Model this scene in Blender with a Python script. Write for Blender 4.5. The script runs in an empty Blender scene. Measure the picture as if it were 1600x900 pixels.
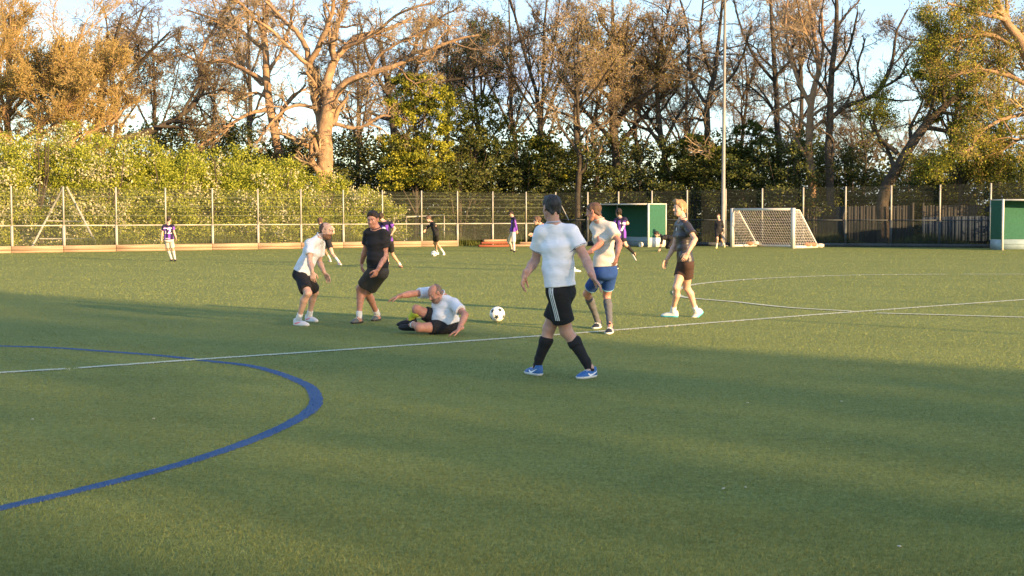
import bpy, math, random
import numpy as np
from mathutils import Vector
random.seed(7); rng=np.random.default_rng(7)
sc=bpy.context.scene
# ------------------------------------------------------------------ camera
F_PX=2100.0; CAM_H=1.6; HZ=335.0
TH=math.atan((450-HZ)/F_PX)
cd=bpy.data.cameras.new('camera'); cam=bpy.data.objects.new('camera',cd); sc.collection.objects.link(cam)
cam.location=(0,0,CAM_H); cam.rotation_euler=(math.pi/2-TH,0,0)
cd.sensor_width=36; cd.lens=36*F_PX/1600; cd.clip_end=3000; cd.clip_start=.1
sc.camera=cam; sc.render.resolution_x=1024; sc.render.resolution_y=576
# ------------------------------------------------------------------ light
SUN_EL=math.radians(11.5); SD=np.array([-.755,.656])          # horizontal travel of the light
NV=np.array([.656,.755]); TS=-SD
sunvec=Vector((-SD[0]*math.cos(SUN_EL),-SD[1]*math.cos(SUN_EL),math.sin(SUN_EL)))   # towards the sun
w=bpy.data.worlds.new('World'); sc.world=w; w.use_nodes=True
nt=w.node_tree; bg=nt.nodes['Background']; sky=nt.nodes.new('ShaderNodeTexSky'); sky.sky_type='NISHITA'
sky.sun_disc=False; sky.sun_elevation=SUN_EL; sky.sun_rotation=math.atan2(sunvec.x,sunvec.y)
sky.air_density=1.0; sky.dust_density=.35; sky.ozone_density=2.2
tc=nt.nodes.new('ShaderNodeTexCoord'); mp=nt.nodes.new('ShaderNodeMapping'); mp.inputs['Scale'].default_value=(1.6,1.6,6)
nz=nt.nodes.new('ShaderNodeTexNoise'); nz.inputs['Scale'].default_value=2.2; nz.inputs['Detail'].default_value=8; nz.inputs['Roughness'].default_value=.6
cr=nt.nodes.new('ShaderNodeValToRGB'); cr.color_ramp.elements[0].position=.42; cr.color_ramp.elements[1].position=.66
mx=nt.nodes.new('ShaderNodeMix'); mx.data_type='RGBA'; mx.inputs['B'].default_value=(1.95,2.45,3.3,1)
nt.links.new(tc.outputs['Generated'],mp.inputs['Vector']); nt.links.new(mp.outputs['Vector'],nz.inputs['Vector'])
nt.links.new(nz.outputs['Fac'],cr.inputs['Fac']); nt.links.new(cr.outputs['Color'],mx.inputs['Factor'])
nt.links.new(sky.outputs['Color'],mx.inputs['A']); nt.links.new(mx.outputs['Result'],bg.inputs['Color'])
bg.inputs['Strength'].default_value=.125
sd=bpy.data.lights.new('sun','SUN'); sun=bpy.data.objects.new('sun',sd); sc.collection.objects.link(sun)
sd.energy=5.0; sd.color=(1,.64,.30); sd.angle=math.radians(.5)
sun.rotation_euler=sunvec.to_track_quat('Z','Y').to_euler(); sun.location=(20,-20,30)
sc.view_settings.view_transform='Standard'; sc.view_settings.look='None'; sc.view_settings.gamma=1
sc.view_settings.exposure=1.6
sc.render.engine='CYCLES'
# ------------------------------------------------------------------ projection helpers
def ray(px,py):
    x=(px-800)/F_PX; v=-(py-450)/F_PX
    return np.array([x, math.cos(TH)+v*math.sin(TH), -math.sin(TH)+v*math.cos(TH)])
def at(px,py,Y):
    r=ray(px,py); t=Y/r[1]; return r*t+np.array([0,0,CAM_H])
def gp(px,py,z=0.0):
    r=ray(px,py); t=(z-CAM_H)/r[2]; p=r*t; return np.array([p[0],p[1],z])
# ------------------------------------------------------------------ mesh helpers
def mesh_np(name,V,faces_list):
    """faces_list: list of int arrays (n,k)"""
    me=bpy.data.meshes.new(name); V=np.asarray(V,np.float32)
    me.vertices.add(len(V)); me.vertices.foreach_set('co',V.ravel())
    idx=np.concatenate([f.ravel() for f in faces_list]).astype(np.int32)
    tot=np.concatenate([np.full(len(f),f.shape[1]) for f in faces_list]).astype(np.int32)
    st=np.concatenate([[0],np.cumsum(tot)[:-1]]).astype(np.int32)
    me.loops.add(len(idx)); me.loops.foreach_set('vertex_index',idx)
    me.polygons.add(len(tot)); me.polygons.foreach_set('loop_start',st); me.polygons.foreach_set('loop_total',tot)
    me.update(calc_edges=True); return me
def smooth(me,on=True):
    me.polygons.foreach_set('use_smooth',np.full(len(me.polygons),on)); me.update()
def link(name,me,mat,parent=None,loc=None):
    o=bpy.data.objects.new(name,me); sc.collection.objects.link(o)
    if mat is not None:
        if len(me.materials)==0: me.materials.append(mat)
    if parent is not None:
        o.parent=parent
    if loc is not None: o.location=loc
    return o
def empty(name,loc):
    o=bpy.data.objects.new(name,None); sc.collection.objects.link(o); o.location=loc; o.empty_display_size=.2; return o
def tag(o,label=None,cat=None,group=None,kind=None):
    if label: o['label']=label
    if cat: o['category']=cat
    if group: o['group']=group
    if kind: o['kind']=kind
    return o
class MB:
    def __init__(s): s.V=[]; s.Q=[]; s.T=[]; s.n=0
    def add(s,V,Q=None,T=None):
        V=np.asarray(V,float)
        if Q is not None and len(Q): s.Q.append(np.asarray(Q)+s.n)
        if T is not None and len(T): s.T.append(np.asarray(T)+s.n)
        s.V.append(V); s.n+=len(V); return s
    def box(s,c,size,R=None):
        c=np.asarray(c,float); h=np.asarray(size,float)/2
        v=np.array([[x,y,z] for x in(-1,1) for y in(-1,1) for z in(-1,1)])*h
        if R is not None: v=v@np.asarray(R).T
        q=[[0,1,3,2],[4,6,7,5],[0,4,5,1],[2,3,7,6],[0,2,6,4],[1,5,7,3]]
        return s.add(v+c,q)
    def bar(s,a,b,wd,dp,up=(0,0,1)):
        a=np.asarray(a,float); b=np.asarray(b,float); u=b-a; L=np.linalg.norm(u); u/=L
        up=np.asarray(up,float)
        if abs(u@up)>.98: up=np.array([0,1,0.])
        x=np.cross(u,up); x/=np.linalg.norm(x); y=np.cross(x,u)
        R=np.stack([x,u,y],1)
        return s.box((a+b)/2,(wd,L,dp),R)
    def tube(s,pts,rad,n=8,cap=True):
        pts=np.asarray(pts,float); rad=np.broadcast_to(np.asarray(rad,float),(len(pts),))
        V,Q=tubes_batch(pts[None],rad[None],n); s.add(V,Q)
        if cap:
            m=len(pts)
            off=s.n-len(V)
            for base,flip in ((0,True),((m-1)*n,False)):
                c=s.n; s.add([pts[0] if base==0 else pts[-1]])
                i=np.arange(n); tri=np.stack([off+base+i,off+base+(i+1)%n,np.full(n,c)],1)
                if flip: tri=tri[:,::-1]
                s.T.append(tri)
        return s
    def mesh(s,name,sm=False):
        fl=[]
        if s.Q: fl.append(np.concatenate([np.asarray(q).reshape(-1,4) for q in s.Q]))
        if s.T: fl.append(np.concatenate([np.asarray(q).reshape(-1,3) for q in s.T]))
        me=mesh_np(name,np.concatenate(s.V),fl)
        if sm: smooth(me)
        return me
    def build(s,name,mat,parent=None,sm=False,loc=None):
        V=np.concatenate(s.V)
        if parent is not None: s.V=[V-np.array(parent.location)]
        elif loc is not None: s.V=[V-np.asarray(loc)]
        else: s.V=[V]
        return link(name,s.mesh(name,sm),mat,parent,loc if parent is None else None)
def tubes_batch(P,R,n):
    """P (N,K,3), R (N,K) -> verts, quads"""
    N,K,_=P.shape
    T=np.gradient(P,axis=1); T/=np.linalg.norm(T,axis=2,keepdims=True)+1e-9
    ref=np.where(np.abs(T[:,:1,2:3])>.9,np.array([1.,0,0]),np.array([0,0,1.]))
    ref=np.broadcast_to(ref,T.shape)
    X=np.cross(T,ref); X/=np.linalg.norm(X,axis=2,keepdims=True)+1e-9
    Y=np.cross(T,X)
    a=np.arange(n)*2*np.pi/n
    V=P[:,:,None]+R[:,:,None,None]*(X[:,:,None]*np.cos(a)[None,None,:,None]+Y[:,:,None]*np.sin(a)[None,None,:,None])
    base=(np.arange(N)[:,None,None]*K+np.arange(K-1)[None,:,None])*n
    i=np.arange(n)[None,None,:]; j=(i+1)%n
    Q=np.stack([base+i,base+i+n,base+j+n,base+j],-1).reshape(-1,4)
    return V.reshape(-1,3),Q
def resample(pts,K):
    pts=np.asarray(pts,float); d=np.r_[0,np.cumsum(np.linalg.norm(np.diff(pts[:,:3],axis=0),axis=1))]
    t=np.linspace(0,d[-1],K); return np.stack([np.interp(t,d,pts[:,k]) for k in range(pts.shape[1])],1)
def catmull(pts,m=8):
    pts=np.asarray(pts,float); P=np.vstack([2*pts[0]-pts[1],pts,2*pts[-1]-pts[-2]]); out=[]
    for i in range(1,len(P)-2):
        for t in np.linspace(0,1,m,endpoint=False):
            out.append(.5*((2*P[i])+(-P[i-1]+P[i+1])*t+(2*P[i-1]-5*P[i]+4*P[i+1]-P[i+2])*t*t+(-P[i-1]+3*P[i]-3*P[i+1]+P[i+2])*t**3))
    out.append(pts[-1]); return np.array(out)
# ------------------------------------------------------------------ materials
def mat(name,col,col2=None,rough=.7,scale=8,bump=0,bscale=40,metal=0,spec=.3,sss=0,stretch=(1,1,1),maskcol=None,island=None,transl=0,detail=4,dist=.01,maskcol2=None):
    m=bpy.data.materials.new(name); m.use_nodes=True; N=m.node_tree; b=N.nodes['Principled BSDF']
    b.inputs['Roughness'].default_value=rough; b.inputs['Metallic'].default_value=metal
    b.inputs['Specular IOR Level'].default_value=spec
    tcn=N.nodes.new('ShaderNodeTexCoord'); mpn=N.nodes.new('ShaderNodeMapping'); mpn.inputs['Scale'].default_value=stretch
    N.links.new(tcn.outputs['Object'],mpn.inputs['Vector'])
    n1=N.nodes.new('ShaderNodeTexNoise'); n1.inputs['Scale'].default_value=scale; n1.inputs['Detail'].default_value=detail
    N.links.new(mpn.outputs['Vector'],n1.inputs['Vector'])
    if col2 is None: col2=tuple(c*.8 for c in col)
    r=N.nodes.new('ShaderNodeValToRGB'); r.color_ramp.elements[0].color=(*col2,1); r.color_ramp.elements[1].color=(*col,1)
    r.color_ramp.elements[0].position=.35; r.color_ramp.elements[1].position=.65
    if island:
        g=N.nodes.new('ShaderNodeNewGeometry'); r.color_ramp.elements[0].position=0; r.color_ramp.elements[1].position=1
        N.links.new(g.outputs['Random Per Island'],r.inputs['Fac'])
        if isinstance(island,(list,tuple)):
            for p,c in island:
                e=r.color_ramp.elements.new(p); e.color=(*c,1)
    else: N.links.new(n1.outputs['Fac'],r.inputs['Fac'])
    out=r.outputs['Color']
    for an,mc in (('mask',maskcol),('mask2',maskcol2)):
        if mc is not None:
            a=N.nodes.new('ShaderNodeAttribute'); a.attribute_name=an
            mr=N.nodes.new('ShaderNodeMapRange'); mr.inputs['From Min'].default_value=-.0012; mr.inputs['From Max'].default_value=.0012
            N.links.new(a.outputs['Fac'],mr.inputs['Value'])
            x=N.nodes.new('ShaderNodeMix'); x.data_type='RGBA'; x.inputs['B'].default_value=(*mc,1)
            N.links.new(mr.outputs['Result'],x.inputs['Factor']); N.links.new(out,x.inputs['A']); out=x.outputs['Result']
    N.links.new(out,b.inputs['Base Color'])
    if bump:
        n2=N.nodes.new('ShaderNodeTexNoise'); n2.inputs['Scale'].default_value=bscale; n2.inputs['Detail'].default_value=5
        N.links.new(mpn.outputs['Vector'],n2.inputs['Vector'])
        bp=N.nodes.new('ShaderNodeBump'); bp.inputs['Strength'].default_value=bump; bp.inputs['Distance'].default_value=dist
        N.links.new(n2.outputs['Fac'],bp.inputs['Height']); N.links.new(bp.outputs['Normal'],b.inputs['Normal'])
    if sss:
        b.inputs['Subsurface Weight'].default_value=sss; b.inputs['Subsurface Radius'].default_value=(1,.35,.2); b.inputs['Subsurface Scale'].default_value=.01
    if transl:
        tr=N.nodes.new('ShaderNodeBsdfTranslucent'); ms=N.nodes.new('ShaderNodeMixShader'); ms.inputs['Fac'].default_value=transl
        N.links.new(out,tr.inputs['Color']); N.links.new(b.outputs[0],ms.inputs[1]); N.links.new(tr.outputs[0],ms.inputs[2])
        N.links.new(ms.outputs[0],N.nodes['Material Output'].inputs['Surface'])
    return m
# ================================================================== GROUND
def sheet(name,x0,x1,y0,y1,z,m,kind='structure'):
    me=mesh_np(name,[[x0,y0,z],[x1,y0,z],[x1,y1,z],[x0,y1,z]],[np.array([[0,1,2,3]])])
    return tag(link(name,me,m),kind=kind)
M_earth=mat('earth',(.055,.06,.025),(.03,.03,.018),.95,1.2,.6,6,dist=.1)
sheet('ground',-900,900,-300,1500,-.03,M_earth)
# turf
def turf_material():
    m=bpy.data.materials.new('turf'); m.use_nodes=True; N=m.node_tree; b=N.nodes['Principled BSDF']
    b.inputs['Roughness'].default_value=.85; b.inputs['Specular IOR Level'].default_value=.15
    tcn=N.nodes.new('ShaderNodeTexCoord')
    def noise(s,d,st=(1,1,1),rg=.5):
        mp_=N.nodes.new('ShaderNodeMapping'); mp_.inputs['Scale'].default_value=st; N.links.new(tcn.outputs['Object'],mp_.inputs['Vector'])
        n_=N.nodes.new('ShaderNodeTexNoise'); n_.inputs['Scale'].default_value=s; n_.inputs['Detail'].default_value=d; n_.inputs['Roughness'].default_value=rg
        N.links.new(mp_.outputs['Vector'],n_.inputs['Vector']); return n_.outputs['Fac']
    def ramp(f,c0,c1,p0,p1):
        r=N.nodes.new('ShaderNodeValToRGB'); r.color_ramp.elements[0].color=(*c0,1); r.color_ramp.elements[1].color=(*c1,1)
        r.color_ramp.elements[0].position=p0; r.color_ramp.elements[1].position=p1; N.links.new(f,r.inputs['Fac']); return r.outputs['Color']
    def mixc(t,f,a,bb):
        x=N.nodes.new('ShaderNodeMix'); x.data_type='RGBA'; x.blend_type=t
        if isinstance(f,float): x.inputs['Factor'].default_value=f
        else: N.links.new(f,x.inputs['Factor'])
        N.links.new(a,x.inputs['A']); N.links.new(bb,x.inputs['B']); return x.outputs['Result']
    base=ramp(noise(.35,5,(1,1.6,1)),(.18,.215,.068),(.21,.245,.08),.35,.68)
    fine=ramp(noise(38,4,(1,.55,1),.7),(.52,.55,.45),(1.45,1.38,1.3),.33,.7)
    mid=ramp(noise(5,6,(1,2.2,1),.65),(.8,.84,.8),(1.15,1.12,1.1),.35,.65)
    c=mixc('MULTIPLY',1.0,base,fine); c=mixc('MULTIPLY',1.0,c,mid)
    N.links.new(c,b.inputs['Base Color'])
    bp=N.nodes.new('ShaderNodeBump'); bp.inputs['Strength'].default_value=.55; bp.inputs['Distance'].default_value=.02
    N.links.new(noise(30,5,(1,.6,1),.7),bp.inputs['Height']); N.links.new(bp.outputs['Normal'],b.inputs['Normal'])
    return m
M_turf=turf_material()
sheet('pitch',-70,45,-40,68,0.0,M_turf)
def paint(name,c1,c2):
    m=mat(name,c1,c2,.85,60,.5,50,dist=.01,detail=6); return m
M_white=paint('worn_white_paint',(.62,.63,.52),(.34,.38,.24)); M_blue=paint('blue_line_fibre',(.025,.09,.27),(.05,.10,.16))
def ribbon(name,pts,width,z,m,jit=.004):
    P=resample(np.asarray(pts)[:,:2],max(20,int(np.sum(np.linalg.norm(np.diff(np.asarray(pts)[:,:2],axis=0),axis=1))/.06)))
    T=np.gradient(P,axis=0); T/=np.linalg.norm(T,axis=1,keepdims=True); Nn=np.stack([-T[:,1],T[:,0]],1)
    wa=width/2+rng.normal(0,jit,len(P)); wb=width/2+rng.normal(0,jit,len(P))
    V=np.concatenate([np.c_[P+Nn*wa[:,None],np.full(len(P),z)],np.c_[P-Nn*wb[:,None],np.full(len(P),z)]])
    n=len(P); i=np.arange(n-1); Q=np.stack([i+n,i+n+1,i+1,i],1)
    o=link(name,mesh_np(name,V,[Q]),m); return tag(o,kind='structure')
BL=[(-160,833),(-60,809),(0,795),(110,770),(250,735),(330,711),(400,686),(455,661),(487,640),(494,624),(485,606),(462,594),(430,582),(385,571),(330,565),(250,556),(160,549),(80,543.5),(0,541),(-120,538)]
BLg=catmull([gp(*p)[:2] for p in BL],10); ribbon('blue_line',BLg,.115,.004,M_blue)
WL=[[(0-200,598),(-60,588),(0,583),(102,577)],[(124,575.6),(300,563),(480,551),(660,538.5),(850,525),(1070,508),(1290,491),(1600,468.5),(1800,453)]]
WLg=[[gp(*p)[:2] for p in s] for s in WL]
for s in WLg: ribbon('white_line',s,.11,.008,M_white,.006)
AR=[(1600,429),(1505,428.8)],[(1480,428.9),(1350,430),(1250,433),(1170,437),(1110,442),(1075,447),(1056,455),(1062,463),(1085,467),(1150,472.5),(1230,481),(1330,487)],[(1370,490),(1480,493),(1600,496.5),(1750,499)]
ARg=[];FAg=[]
for s in AR:
    g=[gp(*p)[:2] for p in s]; ARg.append(catmull(g,8) if len(g)>2 else g); ribbon('white_line',catmull(g,8) if len(g)>2 else g,.13,.012,M_white)
M_faint=paint('faint_line',(.30,.33,.17),(.12,.16,.06))
for s in ([(-60,404.5),(120,402),(260,399),(400,396),(520,394)],[(640,409.5),(660,407.5),(684,404)],[(684,404),(740,403),(800,404)],[(930,393.5),(1000,393),(1085,392.5)]):
    FAg.append([gp(*p)[:2] for p in s]); ribbon('faint_line',[gp(*p)[:2] for p in s],.09,.006,M_faint)
# turf fibre tips standing in the near field
def turf_blades(n):
    u=rng.random(n); Y=1/(1/4.3+(1/62.-1/4.3)*u)
    X=(rng.random(n)*2-1)*(.41*Y+1.2)
    P=np.c_[X,Y]
    # line colours
    order=np.argsort(P[:,0]); Xs=P[order,0]
    def near(poly,wd):
        poly=np.asarray(poly,float); poly=resample(poly,max(8,int(np.linalg.norm(np.diff(poly,axis=0),axis=1).sum()/.5))); out=np.zeros(n,bool)
        for p0,p1 in zip(poly[:-1],poly[1:]):
            lo=np.searchsorted(Xs,min(p0[0],p1[0])-wd); hi=np.searchsorted(Xs,max(p0[0],p1[0])+wd); ix=order[lo:hi]
            if len(ix)==0: continue
            q=P[ix]-p0; e=p1-p0; t=np.clip((q@e)/(e@e),0,1); d=np.linalg.norm(q-t[:,None]*e,axis=1); out[ix[d<wd/2]]=True
        return out
    blue=near(BLg,.104); white=np.zeros(n,bool)
    for s in WLg: white|=near(s,.125)
    for s in ARg: white|=near(s,.15)
    faint=np.zeros(n,bool)
    for s in FAg: faint|=near(s,.12)
    a=rng.random(n)*2*np.pi; wdt=.0017*np.maximum(1,Y/8.5)*(.7+.6*rng.random(n)); h=(.008+.011*rng.random(n))*np.clip(Y/22,1,1.25)
    lean=rng.normal(0,.009,(n,2))+np.array([.006,-.004])
    dx=np.c_[np.cos(a),np.sin(a)]*wdt[:,None]
    V=np.empty((n,3,3)); V[:,0,:2]=P-dx; V[:,1,:2]=P+dx; V[:,2,:2]=P+lean; V[:,:2,2]=-.001; V[:,2,2]=h
    cl=rng.random(n)**1.3; fz=np.clip((Y-7)/16,0,.65); cl=cl*(1-fz)+.44*fz
    c0=np.array([.170,.200,.062]); c1=np.array([.30,.335,.115])
    cl=.44+(cl-.44)*.8; tone=1+.07*np.sin(X*.9+1.7*np.sin(Y*.35)+Y*.5)*np.sin(Y*1.1+X*.3)+.06*np.sin(X*3.1+Y*2.3+2*np.sin(Y*.8))+.05*np.sin(Y*5.2+.6*np.sin(X*1.7))
    C=(c0+(c1-c0)*cl[:,None])*tone[:,None]*np.array([1.0,1.0,1.0])
    C[faint]=np.array([.2,.22,.10])+np.array([.15,.15,.1])*cl[faint][:,None]
    C[blue]=np.array([.020,.075,.22])+np.array([.03,.06,.14])*cl[blue][:,None]
    C[white]=np.array([.55,.56,.45])+np.array([.3,.3,.28])*cl[white][:,None]
    me=mesh_np('turf_fibres',V.reshape(-1,3),[np.arange(3*n).reshape(-1,3)])
    at_=me.attributes.new('col','FLOAT_COLOR','POINT'); CC=np.ones((n,3,4),np.float32); CC[:,:,:3]=C[:,None]; at_.data.foreach_set('color',CC.ravel())
    m=bpy.data.materials.new('turf_fibre'); m.use_nodes=True; N=m.node_tree; b=N.nodes['Principled BSDF']; b.inputs['Roughness'].default_value=.6; b.inputs['Specular IOR Level'].default_value=.2
    A=N.nodes.new('ShaderNodeAttribute'); A.attribute_name='col'; N.links.new(A.outputs['Color'],b.inputs['Base Color'])
    tr=N.nodes.new('ShaderNodeBsdfTranslucent'); N.links.new(A.outputs['Color'],tr.inputs['Color']); ms=N.nodes.new('ShaderNodeMixShader'); ms.inputs['Fac'].default_value=.25
    N.links.new(b.outputs[0],ms.inputs[1]); N.links.new(tr.outputs[0],ms.inputs[2]); N.links.new(ms.outputs[0],N.nodes['Material Output'].inputs['Surface'])
    tag(link('turf_fibres',me,m),'short green artificial grass fibres covering the near pitch','artificial grass',kind='stuff')
turf_blades(950000)
# white specks and crumbs on the turf
M_speck=mat('pale_scrap',(.6,.58,.5))
for k,(px,py) in enumerate([(1168,631),(1315,629),(240,656),(1130,766),(1165,764),(1405,857),(51,657)]):
    p=gp(px,py); mb=MB(); a=rng.random()*3
    R=np.array([[math.cos(a),-math.sin(a),0],[math.sin(a),math.cos(a),0],[0,0,1]])
    mb.box(p+[0,0,.012],(.018,.008,.005),R)
    tag(mb.build('litter',M_speck),'tiny pale scrap lying on the green turf in front of the players','litter','pale scraps on the turf')
# ================================================================== FENCE
M_galv=mat('galvanised_post',(.40,.39,.34),(.32,.31,.28),.5,5,metal=.0,spec=.5)
M_wire=mat('mesh_wire',(.16,.18,.13),(.12,.14,.10),.6)
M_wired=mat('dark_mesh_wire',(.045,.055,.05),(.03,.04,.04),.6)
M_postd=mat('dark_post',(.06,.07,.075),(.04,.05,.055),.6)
M_board=mat('timber_kickboard',(.44,.31,.21),(.28,.19,.12),.8,3,.4,30,stretch=(.3,.3,6))
M_boardr=mat('red_timber',(.30,.09,.05),(.2,.06,.035),.8,3,.4,30,stretch=(.3,.3,6))
def fY(px,left=True):
    if left: by=395.5+(382-395.5)*(px/868)
    else: by=382+(387.5-382)*((px-868)/(1560-868))
    return gp(px,by)
def panel(mb,a,b,z0,z1,dx,dz,r):
    a=np.array(a);b=np.array(b); L=np.linalg.norm(b-a); n=int(L/dx)
    t=np.linspace(0,1,n+1)[1:-1]; B=a+(b-a)*t[:,None]
    P=np.stack([np.c_[B[:,:2],np.full(len(B),z0)],np.c_[B[:,:2],np.full(len(B),z1)]],1)
    V,Q=tubes_batch(P,np.full(P.shape[:2],r),4); mb.add(V,Q)
    zz=np.arange(z0,z1+.001,dz)
    P=np.stack([np.c_[np.tile(a[:2],(len(zz),1)),zz],np.c_[np.tile(b[:2],(len(zz),1)),zz]],1)
    V,Q=tubes_batch(P,np.full(P.shape[:2],r),4); mb.add(V,Q)
lx=[-62,20,101,183,260,333,404,471,537,598,659,715,770,822,868]
fl=empty('mesh_fence',fY(404)); tag(fl,'tall pale steel mesh fence with orange timber kickboards along the left side','fence')
H1=2.72; zr=1.13
for i,x in enumerate(lx):
    p=fY(x); mb=MB(); s=1 if x!=101 else 1.2
    mb.box([p[0],p[1]-.05,(zr)/2],(.10*s,.09,zr)); mb.box([p[0],p[1]-.05,(H1+.06+zr)/2],(.062,.06,H1+.06-zr))
    mb.build('post',M_galv,fl)
for i in range(len(lx)-1):
    a=fY(lx[i]); b=fY(lx[i+1]); off=np.array([0,.02,0]); mb=MB()
    panel(mb,a+off,b+off,.30,zr,.05,.055,.0034); panel(mb,a+off,b+off,zr,H1,.05,.2,.0030)
    for z in (1.55,1.97,2.38): mb.bar(a+off+[0,0,z],b+off+[0,0,z],.009,.012)
    mb.build('mesh_panel',M_wire,fl)
    mb=MB(); mb.bar(a+[0,-.02,zr],b+[0,-.02,zr],.045,.05); mb.build('rail',M_galv,fl)
    if i<len(lx)-4:
        mb=MB(); u=(b-a)/np.linalg.norm(b-a)
        mb.bar(a+[0,-.14,.19]+u*.012,b+[0,-.14,.19]-u*.012,.05,.18); mb.bar(a+[0,-.135,.045]+u*.012,b+[0,-.135,.045]-u*.012,.04,.09)
        mb.build('kickboard',M_board,fl)
p=fY(868); mb=MB(); mb.bar(p+[0.05,-.1,2.55],gp(888,383)+[0,-.6,1.3],.035,.035); mb.build('brace',M_galv,fl)
# loose boards at the corner
for k,(x0,x1,y0,z,m) in enumerate([(748,800,385,.07,M_boardr),(752,792,384.6,.20,M_boardr),(796,862,384,.06,M_board),(812,866,383.6,.17,M_board),(756,790,384.4,.31,M_board)]):
    mb=MB(); a=gp(x0,y0+1.5); b=gp(x1,y0+.8); mb.bar(a+[0,0,z],b+[0,0,z],.16,.10)
    tag(mb.build('timber_board',m,sm=False),['red brown timber board lowest at the left of the corner stack','red brown timber board second layer at left of the corner stack','orange timber board lowest beside the big man in white, by the fence foot','orange timber board lying on another at the corner of the mesh fence','short orange timber board topmost of the stack behind the boy in purple'][k],'board','timber boards stacked at the fence corner')
rx=[868,918,966,1018,1073,1133,1190,1254,1320,1391,1467,1546,1625,1710]
fr=empty('mesh_fence',fY(1254,False)); tag(fr,'dark steel mesh fence behind the goals with pale upper posts','fence')
H2=3.0; z2=1.32
for i,x in enumerate(rx):
    p=fY(x,False); hh=2.75+(x-868)/700*.35
    mb=MB(); mb.box([p[0],p[1]-.05,z2/2],(.12,.10,z2)); mb.build('lower_post',M_postd,fr)
    mb=MB(); mb.box([p[0],p[1]-.05,(hh+z2)/2],(.07,.065,hh-z2)); mb.build('post',M_galv,fr)
for i in range(len(rx)-1):
    a=fY(rx[i],False); b=fY(rx[i+1],False); off=np.array([0,.02,0]); mb=MB(); hh=2.75+(rx[i]-868)/700*.35
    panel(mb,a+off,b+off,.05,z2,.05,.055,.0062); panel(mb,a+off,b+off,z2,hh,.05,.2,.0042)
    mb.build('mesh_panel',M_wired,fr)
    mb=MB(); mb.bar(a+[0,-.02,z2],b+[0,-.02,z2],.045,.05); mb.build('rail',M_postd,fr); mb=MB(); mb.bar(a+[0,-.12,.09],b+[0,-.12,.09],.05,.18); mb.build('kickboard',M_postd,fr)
# wooden boundary fence behind
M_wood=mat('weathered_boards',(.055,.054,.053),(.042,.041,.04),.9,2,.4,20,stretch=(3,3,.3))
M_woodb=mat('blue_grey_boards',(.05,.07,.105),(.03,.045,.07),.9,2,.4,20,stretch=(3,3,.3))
wf=empty('board_fence',(14,71,0)); tag(wf,'weathered grey wooden board fence behind the dark mesh fence','fence')
def boards(px0,px1,Y0,Y1,h0,h1,m,nm):
    mb=MB(); a=at(px0,380,Y0); b=at(px1,380,Y1); L=np.linalg.norm((b-a)[:2]); n=int(L/.15)
    u=(b-a)[:2]/L
    for i in range(n):
        c=a[:2]+u*(i+.5)*.15; h=h0+(h1-h0)*i/n+rng.normal(0,.012)
        R=np.array([[u[0],-u[1],0],[u[1],u[0],0],[0,0,1]])
        mb.box([c[0],c[1]+(.012 if i%2 else -.012),h/2],(.14,.02,h),R)
    mb.build(nm,m,wf)
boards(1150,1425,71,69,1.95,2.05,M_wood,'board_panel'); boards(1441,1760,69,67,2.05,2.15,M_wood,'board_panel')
mb=MB(); mb.box([at(1425,380,69)[0],68.95,1.1],(.1,.1,2.2)); mb.box([at(1441,380,69)[0],68.95,1.1],(.1,.1,2.2)); mb.build('gate_post',M_wood,wf)
ws=empty('blue_screen',(20,66.2,0)); tag(ws,'low dark blue grey board screen at right behind the dark mesh fence','screen')
mb=MB(); a=at(1440,380,67.4); b=at(1680,380,66.3)
for i in range(46):
    c=a+(b-a)*(i+.5)/46; mb.box([c[0],c[1]+(.01 if i%2 else -.01),.35+.55],(.165,.02,1.1+.15*min(1,i/15)))
mb.build('board_panel',M_woodb,ws)
# A frame behind left fence
sw=empty('swing_frame',gp(101,390)+[0,1.5,0]); tag(sw,'pale tubular A-frame with a cross bar standing behind the left mesh fence','frame')
Ya=60.5
for (x0,y0,x1,y1,nm) in ((99,292,50,386,'leg'),(104,292,153,386,'leg'),(74,345,128,346,'cross_bar'),(62,373,142,373,'cross_bar')):
    mb=MB(); mb.tube([at(x0,y0,Ya),at(x1,y1,Ya)],.05 if nm=='leg' else .028,8); mb.build(nm,M_galv,sw,True)
# far small goal
gf=empty('far_goal_frame',at(640,375,70)); tag(gf,'small thin white goal frame seen through the mesh fence at mid left','goal')
for nm,pts in (('upright',[(635,375),(635,339)]),('crossbar',[(635,339),(694,336)]),('upright',[(694,374),(694,336)]),('side_bar',[(600,345),(635,339)])):
    mb=MB(); mb.tube([at(x,y,70 if k<3 else 72) for k,(x,y) in enumerate(pts)],.035,6); mb.build(nm,M_galv,gf,True)
# mast
M_mast=mat('grey_steel_mast',(.27,.27,.27),(.21,.21,.21),.5,3,spec=.5)
pm=at(1129.5,380,68.0); mt=empty('floodlight_mast',(pm[0],pm[1],0)); tag(mt,'tall grey steel floodlight mast rising out of view behind the five-a-side goal','mast')
mb=MB(); mb.tube([[pm[0],pm[1],0],[pm[0],pm[1],1.6],[pm[0],pm[1],6],[pm[0],pm[1],16]],[.115,.11,.085,.05],16); mb.build('pole',M_mast,mt,True)
mb=MB(); mb.box([pm[0],pm[1],.02],(.45,.45,.04)); mb.build('base_plate',M_mast,mt)
mb=MB(); mb.box([pm[0],pm[1]-.14,.9],(.16,.03,.5)); mb.build('access_door',M_mast,mt)
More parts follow.
